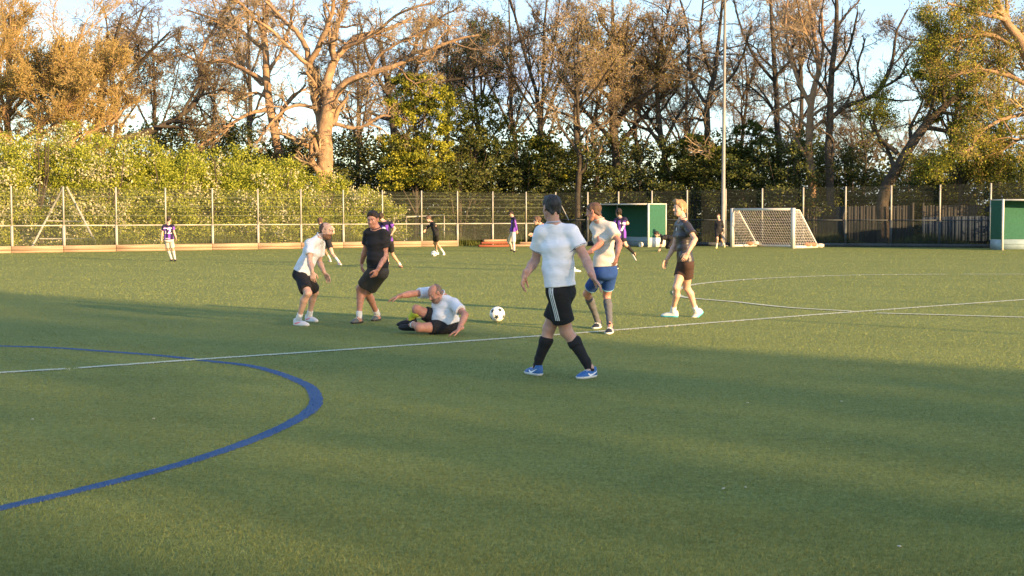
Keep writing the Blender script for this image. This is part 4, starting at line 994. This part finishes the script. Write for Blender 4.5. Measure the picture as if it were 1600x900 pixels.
    if d.get('beard'):
        def mk():
            q=head_sdf(False,1,st); 
            q.disp(lambda P:-.004+0*P[...,0]); q.plane((0,.0,-.050),un([0,-.25,1])); q.plane((0,-.005,0),un([0,-1,-.1])); q.disp(folds(3,.0012,(90,90,90)))
            return q.mesh(.005)
        V,Q=tpl(('beard',st),mk); m4=MB(); m4.add(V*hs_@HR.T+hd,Q); m4.build('beard',d['beard'],root,True)
    # ---- shirt
    hemp=W(d['hem']) if 'hem' in d else hip-axis*.0
    def shirt():
        q=SDF(); e=.018*s; th=(hip-axis*.10*s)
        bl=bel
        wr=.145*s*G; 
        q.slab(th,waist,hs,(.172*s*G+e*.5,(.138+bl*.35)*s*G),(wr,(.108+bl*.4)*s*G),.05*s)
        if bl: q.ell(waist+fF*bl*.7-axis*.02,(.13*s*G,)*3,.08*s)
        q.slab(waist,chest,Sv,(wr,(.108+bl*.4)*s*G),(.162*s*G,(.120+bl*.25)*s*G),.05*s)
        q.slab(chest,sm-axis*.005*s,Sv,(.162*s*G,.120*s*G),(.145*s,.080*s),.04*s)
        for (h0,*_) in legs: q.cone(h0,h0+axis*.15*s,.112*s*G,.100*s*G,.03*s)
        q.cone(neck-axis*.015*s,shA+axis*.005*s,.060*s,.060*s,.04*s); q.cone(neck-axis*.015*s,shB+axis*.005*s,.060*s,.060*s,.04*s)
        sf=d.get('sleeve',.62)
        for (a0,E,Wr,T) in arms:
            if sf<=1: c=a0+(E-a0)*sf; q.cone(a0,c,.068*s*af,.072*s*af,.035*s,cb=True)
            else:
                q.cone(a0,E,.058*s*af,.048*s,.03*s); q.cone(E,E+(Wr-E)*.92,.048*s,.038*s,.02*s,cb=True)
        q.disp(folds(d.get('seed',1),.0065*s*d.get('fold',1),(16,16,34)))
        q.plane(hemp,-un(axis+np.array(d.get('hemtilt',(0,0,0)))))
        return q
    q=shirt(); V,Q=q.mesh(hB*.85*s); m5=MB(); m5.add(V,Q); so=m5.build('shirt',d['shirtm'],root,True)
    if 'shirtmask' in d: setattr_mask(so.data,d['shirtmask'](V,dict(S=Sv,F=fF,A=axis,sm=sm,hip=hip,arms=arms,s=s,neck=neck,q=q,chest=chest)))
    # collar
    co=SDF(); nk=neck; na=un(un(hd-neck)+axis)
    V=[];nn=28
    for (dr,dz) in ((0,0),(.008,.010),(.014,0),(.008,-.008)):
        pass
    ang=np.arange(nn)*2*np.pi/nn; cx=un(Sv-na*(Sv@na)); cy=np.cross(na,cx)
    ring=nk+na*.028*s+ (cx*.066*s*np.cos(ang)[:,None]+cy*.066*s*np.sin(ang)[:,None]) - np.outer((cy@fF)*np.sin(ang)*.012*s,na)
    Vt,Qt=tubes_batch(np.vstack([ring,ring[:1]])[None],np.full((1,nn+1),.009*s),6); m6=MB(); m6.add(Vt,Qt); m6.build('collar',d.get('collarm',d['shirtm']),so,True); so.children[-1].location=(0,0,0)
    if d.get('decor'): d['decor'](dict(S=Sv,F=fF,A=axis,sm=sm,hip=hip,s=s,neck=neck,q=q,chest=chest,shirt=so,root=root,waist=waist))
    # ---- shorts
    sh=SDF(); lf_=d.get('shortw',1.0)
    sh.slab(hip-axis*.05*s,hip+axis*.10*s,hs,(.148*s*G,.116*s*G),(.140*s*G,.112*s*G),.04*s)
    fr_=d.get('shorts',.72); hems=[]
    for (h0,K,An,hc,fd,up0,o) in legs:
        f_=o.get('sh',fr_); c=h0+(K-h0)*f_; hems.append(c)
        sh.cone(h0,c,.098*s*lf*lf_,.096*s*lf*lf_,.03*s,cb=True)
    if fr_>1:   # long trousers
        for (h0,K,An,hc,fd,up0,o) in legs: sh.cone(K,An+(K-An)*.05,.068*s,.052*s,.02*s)
    
    for (h0,*_) in legs: sh.cone(h0,h0+axis*.09*s,.096*s*G,.088*s*G,.03*s)
    sh.disp(folds(d.get('seed',1)+9,.006*s,(10,10,8)))
    V,Q=sh.mesh(hB*.85*s); m7=MB(); m7.add(V,Q); sho=m7.build('shorts' if fr_<=1 else 'trousers',d['shortm'],root,True)
    if 'shortmask' in d: setattr_mask(sho.data,d['shortmask'](V,dict(S=hs,F=fF,A=axis,hip=hip,legs=legs,s=s,hems=hems)))
    # ---- socks and shoes
    for i,(h0,K,An,hc,fd,up0,o) in enumerate(legs):
        if d.get('sock'):
            c=SDF(); top=An+(K-An)*d['sock'][i]; bk=-(fd-un(K-An)*(fd@un(K-An))); bk=bk/(np.linalg.norm(bk)+1e-6)
            if d['sock'][i]>.5:
                c1=K+(An-K)*.30+bk*.018*s; c.cone(top,c1,.058*s*lf,.060*s*lf,.02*s,ca=True); c.cone(c1,An+(K-An)*.18,.060*s*lf,.041*s*lf,.02*s); c.cone(An+(K-An)*.2,An-up0*.02*s,.041*s*lf,.041*s,.015*s)
            else: c.cone(top,An-up0*.01*s,.044*s*lf,.043*s,.02*s,ca=True)
            c.disp(folds(i+3,.002*s,(20,20,60)))
            V,Q=c.mesh(.007*s if fine else .011*s); m8=MB(); m8.add(V,Q); m8.build('sock',d['sockm'][i] if isinstance(d['sockm'],list) else d['sockm'],root,True)
        U,So,La=tpl(('shoe',fine),lambda:shoe_parts(.006 if fine else .010))
        R=frame(np.cross(fd,up0),fd,up0); ss=s*1.0
        m9=MB(); m9.add(U[0]*ss@R.T+hc,U[1]); uo=m9.build('shoe',d['shoem'][0],root,True)
        mk_=d.get('shoemark')
        if mk_: 
            X,Yy,Z=U[0].T; dd=poly_d(Yy,Z,mk_[0]) if not callable(mk_[0]) else mk_[0](X,Yy,Z); setattr_mask(uo.data,-(dd))
        m9=MB(); m9.add(So[0]*ss@R.T+hc,So[1]); m9.build('sole',d['shoem'][1],uo,True)
        if fine: m9=MB(); m9.add(La[0]*ss@R.T+hc,La[1]); m9.build('laces',d['shoem'][2],uo,True)
        for ch in uo.children: ch.location=(0,0,0)
    return root
# child meshes of parts share the part's frame: parts sit at the root's origin
_ob=MB.build
def _build(s,name,mat_,parent=None,sm=False,loc=None):
    if parent is not None and parent.type=='MESH' and parent.parent is not None:
        r=parent.parent; V=np.concatenate(s.V); s.V=[V-np.array(r.location)]
        return link(name,s.mesh(name,sm),mat_,parent,(0,0,0))
    return _ob(s,name,mat_,parent,sm,loc)
MB.build=_build
# materials
SKm=skin('fair_pink',(.56,.33,.25),(.47,.25,.19)); SKr=skin('ruddy',(.55,.27,.19),(.44,.20,.14)); SKl=skin('light',(.60,.38,.28),(.50,.30,.22))
H_dark=hairm('dark_brown',(.035,.022,.015),(.018,.012,.009)); H_grey=hairm('dark_greying',(.055,.05,.048),(.018,.016,.016)); H_bl=hairm('strawberry_blond',(.36,.23,.12),(.22,.13,.06)); H_br=hairm('brown',(.12,.07,.045),(.07,.04,.028)); H_thin=hairm('thin_grey',(.20,.15,.12),(.13,.09,.07)); H_bd=hairm('red_brown_beard',(.24,.12,.07),(.15,.07,.04)); H_st=hairm('grey_stubble',(.30,.18,.14),(.22,.12,.09))
C_white=cloth('white_polyester',(.78,.79,.84)); C_trim=cloth('white_shirt_trim',(.82,.83,.88),maskcol=(.10,.10,.22)); C_cream=cloth('cream_cotton',(.64,.59,.53)); C_black=cloth('black_cotton',(.018,.018,.021)); C_blackst=cloth('black_shorts_striped',(.016,.016,.018),maskcol=(.8,.8,.82)); C_char=cloth('charcoal_shorts',(.055,.05,.045)); C_dk=cloth('dark_polyester',(.030,.027,.033),rough=.42,spec=.5); C_dkb=cloth('dark_brown_shorts',(.055,.030,.024)); C_blue=cloth('royal_blue_shorts',(.020,.065,.24),maskcol=(.25,.5,.65)); C_grey=cloth('grey_socks',(.10,.105,.12)); C_ysock=cloth('yellow_socks',(.55,.60,.06)); C_wsock=cloth('white_socks',(.72,.72,.70)); C_purp=cloth('purple_navy_stripes',(.016,.014,.045),maskcol=(.17,.06,.42))
S_white=cloth('white_sole',(.72,.72,.70),rough=.5); S_blue=cloth('blue_shoe_leather',(.035,.13,.36),maskcol=(.85,.86,.88),rough=.45); S_blk=cloth('black_shoe_leather',(.02,.022,.03),maskcol=(.75,.75,.78),rough=.5); S_plain=cloth('plain_black_shoe',(.012,.012,.015),rough=.5); S_pink=cloth('white_pink_shoe',(.72,.70,.72),maskcol=(.75,.22,.25),rough=.5); S_gry=cloth('grey_shoe',(.12,.13,.12),maskcol=(.85,.32,.15),rough=.5); S_cream=cloth('cream_shoe',(.78,.74,.64),maskcol=(.3,.6,.68),rough=.5); S_teal=cloth('teal_sole',(.10,.50,.60),rough=.5); S_dksole=cloth('dark_sole',(.05,.05,.055),rough=.6); S_yel=cloth('yellow_shoe',(.6,.62,.25),rough=.5)
SWOOSH=[(-.045,.050,.003),(.0,.036,.007),(.03,.038,.009),(.065,.052,.004),(-.0,.040,.002)]
SWOOSH=[(.075,.048,.006),(.055,.034,.010),(.02,.036,.008),(-.03,.056,.004),(-.065,.075,.001)]
def bars3(X,Y,Z):
    d=np.full(X.shape,9.)
    for k in range(3):
        y=.0+k*.026; d=np.minimum(d,poly_d(Y,Z,[(y,.028,.0055),(y-.016+.03,.075,.0055)]))
    return d
def noMark(X,Y,Z): return np.full(X.shape,.05)
def pinkm(X,Y,Z): return poly_d(Y,Z,[(-.02,.03,.012),(.06,.055,.008)])
SW=[SWOOSH]; B3=[bars3]
def sleeve_trim(V,c):
    m=np.full(len(V),-.05)
    for (a0,E,Wr,T) in c['arms']:
        u=un(E-a0); L=np.linalg.norm(E-a0); t=(V-a0)@u; r=np.linalg.norm(V-a0-t[:,None]*u,axis=1)
        q=.0035*c['s']-np.abs(t-L*.58); q[r>.11]=-.05; m=np.maximum(m,q)
    return m
def plain_mask(V,c): return np.full(len(V),-.05)
# side stripes on shorts
def stripes3(V,c):
    h0,K=c['legs'][0][0],c['legs'][0][1]; best=np.full(len(V),-.05)
    for li,(h0,K,*_) in enumerate(c['legs']):
        u=un(K-h0); out=(-c['S'] if li==0 else c['S']); out=un(out-u*(out@u)); fr=np.cross(u,out)
        q=V-h0; t=q@u; o=q@out; f=q@fr
        for k in(-1,0,1):
            m=.0052-np.abs(f-k*.019); m[(o<.02)|(t>np.linalg.norm(c['hems'][li]-h0)-.05)]=-.05; best=np.maximum(best,m)
    return best
def blue_hem(V,c):
    m=np.full(len(V),-.05)
    for li,(h0,K,*_) in enumerate(c['legs']):
        u=un(K-h0); L=np.linalg.norm(c['hems'][li]-h0); t=(V-h0)@u; q=t-(L-.02); r=np.linalg.norm(V-h0-t[:,None]*u,axis=1); q[r>.14]=-.05; m=np.maximum(m,q)
    return m
def jersey(V,c):
    x=(V-c['hip'])@c['S']; m=np.sin(x/.024)*.006
    A=np.linalg.norm(c['sm']-c['hip']); t=(V-c['hip'])@c['A']; m[t>A*.96]=-.05
    return m
def text_on(txt,c,size,zoff,back,matl,name,xoff=0):
    cu=bpy.data.curves.new(name,'FONT'); cu.body=txt; cu.size=size; cu.align_x='CENTER'; cu.align_y='CENTER'; cu.offset=size*.02
    o=bpy.data.objects.new(name,cu); sc.collection.objects.link(o); dg=bpy.context.evaluated_depsgraph_get(); me=bpy.data.meshes.new_from_object(o.evaluated_get(dg)); bpy.data.objects.remove(o)
    import bmesh
    bm=bmesh.new(); bm.from_mesh(me); bmesh.ops.subdivide_edges(bm,edges=bm.edges[:],cuts=1,use_grid_fill=True); bmesh.ops.triangulate(bm,faces=bm.faces[:]); bm.to_mesh(me); bm.free()
    n=len(me.vertices); L=np.zeros(n*3,np.float32); me.vertices.foreach_get('co',L); L=L.reshape(-1,3)
    dr=(-c['F'] if back else c['F']); xd=un(np.cross(c['A'],dr))
    o0=c['hip']+(c['sm']-c['hip'])*zoff
    P=o0+(L[:,:1]+xoff)*xd+L[:,1:2]*c['A']+dr*.32
    done=np.zeros(n,bool)
    for it in range(40):
        dd=c['q'].eval(P); P=P-dr*np.clip((dd-.004)*.8,-.01,.1)[:,None]
    P=P-np.array(c['root'].location); me.vertices.foreach_set('co',P.astype(np.float32).ravel()); me.update()
    ob=link(name,me,matl,c['shirt'],(0,0,0)); return ob
def decal(px,r,matl,name,aspect=1.0):
    def f(c):
        d=un(ray(*px)); P=np.array([0,0,CAM_H])+d*(np.linalg.norm(c['hip']-np.array([0,0,CAM_H]))-.6)
        for it in range(60):
            dd=float(c['q'].eval(P[None])[0]); P=P+d*max(dd*.7,.0005)
            if dd<.004: break
        e=.004; n_=un([float(c['q'].eval((P+v)[None])[0]-c['q'].eval((P-v)[None])[0]) for v in np.eye(3)*e])
        x=un(np.cross([0,0,1],n_)); y=np.cross(n_,x); a_=np.arange(14)*2*np.pi/14
        ring=P+n_*.002+r*(np.outer(np.cos(a_),x)*aspect+np.outer(np.sin(a_),y)); V=np.vstack([ring,P+n_*.005]); T=[[i,(i+1)%14,14] for i in range(14)]
        mb=MB(); mb.add(V,None,T); mb.build(name,matl,c['shirt'])
    return f
M_print=cloth('white_print',(.82,.8,.82))
def num(txt):
    def f(c): text_on(txt,c,.36*c['s'],.60,True,M_print,'shirt_number')
    return f
def yoke12(c):
    text_on('12',c,.30*c['s'],.62,True,M_print,'shirt_number'); text_on('—',c,.30*c['s'],.88,True,M_print,'name_bar'); text_on('—',c,.16*c['s'],.12,True,M_print,'hem_print')
PL='men playing in the foreground'
# ---- man 4 : big man in white seen from behind
person(dict(g=(868,591),label='stocky man seen from behind in white shirt and black striped shorts, walking left',fwd=(-.75,.65),
 shA=(846,364,.03),shB=(893,363,-.03),neck=(865,352),head=(862,325,.0),hf=(-.45,.88,-.10),hip=(876,455),girth=1.0,belly=.05,stout=1.05,hs=1.0,hipS=(.55,.83),
 armA=((836.5,407),(819,432),(814,455),(1,-1)),armB=((915,404),(927,434),(942,452),(-1,-1)),armf=1.12,legf=1.1,curl=(.5,.25),
 legB=((858,513),(838.5,571),(811,581.5),(846,588)),legA=((885,518),(921,573),(888,595),(931,589)),
 hem=(876,447),shorts=.74,sock=(.60,.60),sockm=C_black,skin=SKm,hair='short',hairmat=H_grey,shirtm=C_trim,shirtmask=sleeve_trim,shortm=C_blackst,shortmask=stripes3,shoem=(S_blue,S_white,M_lace),shoemark=SW,seed=4,fold=.5,res=.009,sleeve=.60))
# ---- man 1 : bald man left
person(dict(g=(475,507),label='balding bearded man in white t-shirt and black shorts leaning forward at left',fwd=(.95,-.25),
 shA=(501,381,.20),shB=(484,381,-.17),neck=(500,371),head=(509,361,-.03),hf=(.93,-.35,-.25),hu=(.25,0,1),hip=(471,428),hipS=(-.15,-1),
 armA=((499,409),(508,428),(514,438),(1,-1)),armB=((484,409),(488,426),(490,440),(-1,-1)),
 legA=((492,457),(481,489),(499,504),(478,502)),legB=((481,458),(468,492),(485,510),(459,508.5)),
 hem=(470,425),shorts=.84,sock=(.22,.22),sockm=C_wsock,skin=SKl,hair='ring',hairmat=H_br,beard=H_bd,shirtm=C_white,shortm=C_black,shoem=(S_pink,S_white,M_lace),shoemark=[pinkm],seed=2))
# ---- man 2 : black tee
person(dict(g=(567,507),label='dark-haired man in black t-shirt and charcoal shorts looking down at the ball side',fwd=(-.35,-.93),
 shA=(576,364,.05),shB=(601,366,-.05),neck=(588,359),head=(582.5,343,-.03),hf=(-.28,-.92,-.30),hip=(590,425,.02),hipS=(.8,-.6),girth=.97,belly=.02,
 armA=((571,391),(565,412),(566,424),(1,1)),armB=((602,400),(590,422),(585,431),(-1,-1)),armf=1.05,legf=1.08,
 legA=((563,451),(559,494),(536,508),(566,504)),legB=((573,457),(583,491),(574,504),(593,500)),
 hem=(589,418),shorts=.72,sock=(.2,.2),sockm=C_wsock,skin=SKr,hair='short',hairmat=H_dark,shirtm=C_black,shortm=C_char,shoem=(S_gry,S_dksole,M_lace),shoemark=B3,seed=6))
# ---- man 5 : cream tee, blue shorts
person(dict(g=(940,521),label='man in cream t-shirt and blue shorts with grey socks seen from behind, looking left',fwd=(-.55,.83),
 shA=(930,354,.08),shB=(955,355,-.08),neck=(937,346),head=(927.5,331),hf=(-.88,.30,-.22),hip=(946,425),hipS=(.85,.5),
 armA=((939,380),(919,395),(910,397),(-1,-1)),armB=((968,380),(964,400),(962,409),(-1,-1)),
 legA=((917,459),(926,501),(911,519),(937,512)),legB=((948,461),(951,510),(944,525),(955,520)),
 hem=(944,416),shorts=.70,shortw=.97,girth=.94,legf=.95,sock=(.86,.86),sockm=C_grey,skin=SKr,hair='crop',hairmat=H_br,shirtm=C_cream,shortm=C_blue,shortmask=blue_hem,shoem=(S_blk,S_white,M_lace),shoemark=B3,seed=8))
# ---- man 6 : blond
person(dict(g=(1062,497),label='strawberry blond young man in dark shirt and dark brown shorts walking left',fwd=(-.93,-.30),
 shA=(1061,352,.16),shB=(1073,353,-.17),neck=(1067,344),head=(1062,326),hf=(-.92,-.35,-.05),hip=(1071,412),hipS=(.2,-1),girth=.97,
 armA=((1054,384),(1042,406),(1038,414),(-1,-1)),armB=((1086,374),(1074,396),(1069,405),(-1,-1)),
 legA=((1057,449),(1055,479),(1031,495),(1060,496)),legB=((1073,449),(1090,473),(1081,498),(1100,488),dict(air=.25,air2=.22,fd=(-.62,-.15,-.5),up=(-.45,0,.8))),
 hem=(1071,409),hemtilt=(0,0,0),shorts=.55,sock=(.2,.2),sockm=C_wsock,skin=SKl,hair='quiff',hairmat=H_bl,shirtm=C_dk,shortm=C_dkb,shoem=(S_cream,S_teal,M_lace),shoemark=[noMark],seed=11,decor=decal((1057,358),.032,M_print,'badge')))
# ---- man 3 : sitting
person(dict(g=(672,521),label='balding man in white shirt sitting on the turf, one arm stretched out',fwd=(-.75,-.55,-.35),
 shA=(673,457,.16),shB=(709,474,-.10),neck=(690,462),head=(680,459,-.08),hf=(-.72,-.55,-.55),hu=(-.3,-.1,1),hip=(700,508,.05),hipS=(-.35,-.95,.15) if False else (.45,-.85,-.2),girth=1.1,belly=.09,stout=1.04,hs=1.0,
 armA=((643,459),(623,463),(611,467),(-1,-1)),armB=((727,492),(717,515),(702,523,-.02),(-1,-1)),armf=1.1,legf=1.05,curl=(.25,.12),back=((0,0,1),(0,0,1)),
 legA=((651,483,-.05),(651,506,.1),(628,503),(652,508),dict(air=.05,air2=.05,fd=(-.95,.1,-.05),sh=.72)),legB=((655,512,-.25),(644,512,.0),(631,511),(655,515),dict(air=-.02,air2=-.02,fd=(-.96,.15,0.05),up=(.1,-.6,.7),sh=.66)),
 hem=(697,506),shorts=.7,sock=(.80,.2),sockm=[C_ysock,C_wsock],skin=SKr,hair='ring',hairmat=H_thin,beard=H_st,shirtm=C_white,shortm=C_black,shoem=(S_plain,S_plain,S_plain),shoemark=None,seed=12))
# ---- background players
BG='players on the far part of the pitch'
def bgp(**k):
    k.setdefault('res',.014); k.setdefault('fine',False); k.setdefault('group',BG); k.setdefault('skin',SKl); k.setdefault('hair','messy'); k.setdefault('hairmat',H_dark); k.setdefault('shoem',(S_plain,S_plain,S_plain)); k.setdefault('sockm',C_wsock); k.setdefault('sock',(.5,.5)); k.setdefault('hem',k['hip'])
    return person(k)
bgp(g=(270,409),s=.86,label='boy seen from behind in a purple striped shirt numbered 12 by the left fence',fwd=(.15,1),shA=(256,353.5),shB=(270,353.5),neck=(263,351),head=(264,343),hf=(.3,.95,0),hip=(264,374.5),
 armA=((253.5,364),(252.5,373),(253,378)),armB=((272,363),(275,371),(276,376)),legA=((263,390),(267,405),(265,410),(268,408)),legB=((270,390),(273,405),(272,410.5),(273.5,408)),shirtm=C_purp,shirtmask=jersey,shortm=C_cream,sock=(.9,.9),decor=yoke12,hair='short')
bgp(g=(520,413),s=.93,label='runner in black bent forward behind the balding man at left, arm raised',fwd=(.8,.4),shA=(508,356,.1),shB=(517,360,-.12),neck=(508,354),head=(500,346),hf=(-.3,.9,-.3),hip=(511,378),
 armA=((503,366),(507,374),(510,378)),armB=((521,364),(520,356),(515,352)),legA=((507,391),(518,404),(523,411),(515,409)),legB=((519,396),(531,408),(538,415),(529,414)),shirtm=C_black,shortm=C_black,shorts=.6,hairmat=H_br,shoem=(S_pink,S_white,M_lace))
bgp(g=(612,420),s=.93,label='runner in navy shirt with a white number, half hidden behind the man in black',fwd=(.5,.8),shA=(593,351,.1),shB=(611,350,-.05),neck=(600,347),head=(595,339),hf=(.2,.9,-.1),hip=(606,378),
 armA=((590,362),(594,370),(597,374)),armB=((617,357),(612,366),(609,371)),legA=((605,396),(607,408),(611,414),(605,413)),legB=((613,397),(625,411),(632,419),(624,418)),shirtm=C_purp,shirtmask=jersey,shortm=C_black,decor=num('9'),sock=(.2,.2),shoem=(S_gry,S_dksole,M_lace))
bgp(g=(686,400),s=.92,label='player in a black long-sleeved top leaning over the far football',fwd=(-.85,-.2),shA=(675,349,.12),shB=(678,350,-.12),neck=(674,347),head=(669.5,342),hf=(-.9,-.2,-.4),hip=(681,366),sleeve=1.2,
 armA=((668,355),(665,359),(663,362)),armB=((684,358),(682,365),(680,369)),legA=((679,380),(685,392),(680,398),(686,398)),legB=((683,381),(692,394),(688,400),(694,398.5)),shirtm=C_black,shortm=C_black,shorts=.62,shoem=(S_cream,S_white,M_lace),hairmat=H_br)
bgp(g=(800,394),s=.92,label='boy in purple shirt and pale trousers walking left with head bowed',fwd=(-.85,-.1),shA=(801,342,.1),shB=(804,342.5,-.12),neck=(801,340),head=(798.5,334),hf=(-.8,.1,-.55),hip=(802,362),sleeve=1.2,
 armA=((800,352),(797,360),(795,364)),armB=((806,352),(808,361),(808.5,367)),legA=((796,377),(799,389),(796,393),(799.5,392)),legB=((802.5,377),(804,391),(798,395),(804,394)),shirtm=C_purp,shirtmask=jersey,shortm=C_cream,shorts=1.1)
bgp(g=(886,425),s=.94,label='player in black lunging left, mostly hidden behind the big man in white',fwd=(-.9,.1),shA=(848,355,.1),shB=(853,357,-.14),neck=(847,352),head=(839,345),hf=(-.95,.1,-.1),hip=(868,380),sleeve=1.2,
 armA=((842,364),(833,366),(829,366)),armB=((858,368),(852,378),(848,381)),legA=((865,401),(880,418),(874,423),(882,422)),legB=((882,401),(895,419),(898,425),(893,425)),shirtm=C_black,shortm=C_black,shorts=.6,shoem=(S_cream,S_white,M_lace),hairmat=H_br)
bgp(g=(968,420),s=.97,label='player in purple striped shirt kicking back a leg in front of the hockey goal',fwd=(-.5,.85),shA=(963,344,.05),shB=(976,343,-.05),neck=(969,341),head=(966.5,332.5),hf=(-.3,.9,0),hip=(969,372),
 armA=((959,354),(957,362),(957,366)),armB=((981,349),(977,350),(973,351)),legA=((964,395),(966,413),(961,420),(967,420)),legB=((977,382,-.1),(985,395,.5),(988,402),(986,396),dict(air=.5,fd=(.5,.2,-.8),up=(.6,.3,.7))),shirtm=C_purp,shirtmask=jersey,shortm=C_black,sockm=C_black,sock=(.85,.85),decor=num('7'),shoem=(S_plain,S_white,M_lace))
bgp(g=(1042,393),s=.95,label='figure in black crouching with one hand on the turf behind the blond man',fwd=(-.9,-.1,-.4),shA=(1034,370,.12),shB=(1036,371,-.14),neck=(1032,368),head=(1026,366),hf=(-.9,-.1,-.5),hip=(1051,372),sleeve=1.2,
 armA=((1034,380),(1031,388),(1029,392)),armB=((1033,380),(1031,389),(1029,393)),legA=((1043,385),(1053,388),(1049,391),(1055,391)),legB=((1045,386),(1058,389),(1053,393),(1059,393)),shirtm=C_black,shortm=C_black,shorts=1.1)
bgp(g=(1125,388),s=.90,label='goalkeeper in black with pale gloves and yellow boots standing by the mast',fwd=(-.6,-.6),shA=(1119,346,.03),shB=(1128,346,-.03),neck=(1123,344),head=(1122.5,338),hf=(-.5,-.8,-.1),hip=(1122,363.5),sleeve=1.2,
 armA=((1117,355),(1118,362),(1119,366)),armB=((1130,355),(1129,363),(1128,368)),legA=((1121,374),(1119,385),(1116,388.5),(1120,388)),legB=((1127,374),(1131,384),(1130,388),(1132,386.5)),shirtm=C_black,shortm=C_black,shorts=.7,shoem=(S_yel,S_yel,S_yel),hair='short',hairmat=H_br)
# ================================================================== BALLS
M_ball=bpy.data.materials.new('football'); M_ball.use_nodes=True
def ball_mat():
    N=M_ball.node_tree; b=N.nodes['Principled BSDF']; b.inputs['Roughness'].default_value=.4
    a=N.nodes.new('ShaderNodeAttribute'); a.attribute_name='mask'; mr=N.nodes.new('ShaderNodeMapRange'); mr.inputs['From Min'].default_value=-.0015; mr.inputs['From Max'].default_value=.0015
    x=N.nodes.new('ShaderNodeMix'); x.data_type='RGBA'; x.inputs['A'].default_value=(.8,.79,.75,1); x.inputs['B'].default_value=(.02,.035,.035,1)
    N.links.new(a.outputs['Fac'],mr.inputs['Value']); N.links.new(mr.outputs['Result'],x.inputs['Factor']); N.links.new(x.outputs['Result'],b.inputs['Base Color'])
ball_mat()
def ball(c,r,label,rot):
    n=60; th=np.linspace(0,np.pi,n+1); ph=np.arange(2*n)*np.pi/n
    T,Pp=np.meshgrid(th,ph,indexing='ij'); D=np.stack([np.sin(T)*np.cos(Pp),np.sin(T)*np.sin(Pp),np.cos(T)],-1).reshape(-1,3)
    gld=(1+5**.5)/2; C=np.array([un(v) for v in [(0,1,gld),(0,1,-gld),(0,-1,gld),(0,-1,-gld),(1,gld,0),(1,-gld,0),(-1,gld,0),(-1,-gld,0),(gld,0,1),(gld,0,-1),(-gld,0,1),(-gld,0,-1)]])
    ca,sa=math.cos(rot[0]),math.sin(rot[0]); cb,sb=math.cos(rot[1]),math.sin(rot[1])
    R=np.array([[ca,-sa,0],[sa,ca,0],[0,0,1]])@np.array([[1,0,0],[0,cb,-sb],[0,sb,cb]]); C=C@R.T
    dot=D@C.T; j=dot.argmax(1); best=dot.max(1); an=np.arccos(np.clip(best,-1,1))
    Cj=C[j]; o2=np.take(C,np.argsort(-(C@C.T),axis=1)[:,1][j],axis=0); e1=o2-Cj*(o2*Cj).sum(1,keepdims=True); e1/=np.linalg.norm(e1,axis=1,keepdims=True); e2=np.cross(Cj,e1)
    phi=np.arctan2((D*e2).sum(1),(D*e1).sum(1)); star=.26+.07*np.cos(5*phi)
    mask=(star-an)*r
    seam=np.sort(dot,axis=1); sd_=np.abs(seam[:,-1]-seam[:,-2]); rr=r-.0012*np.exp(-(sd_/.03)**2)
    V=D*rr[:,None]; m=2*n; i,jj=np.meshgrid(np.arange(n),np.arange(m),indexing='ij')
    Q=np.stack([i*m+jj,(i+1)*m+jj,(i+1)*m+(jj+1)%m,i*m+(jj+1)%m],-1).reshape(-1,4)
    me=mesh_np('football',V,[Q]); smooth(me); setattr_mask(me,mask); o=link('football',me,M_ball,None,c); tag(o,label,'football')
p=gp(777,503.5); ball((p[0],p[1],.12),.113,'white football with dark star patches between the sitting man and the big man in white',(.5,.35))
p=gp(678,401); ball((p[0],p[1],.112),.11,'small far white football at the feet of the player in black long sleeves',(1.2,.2))
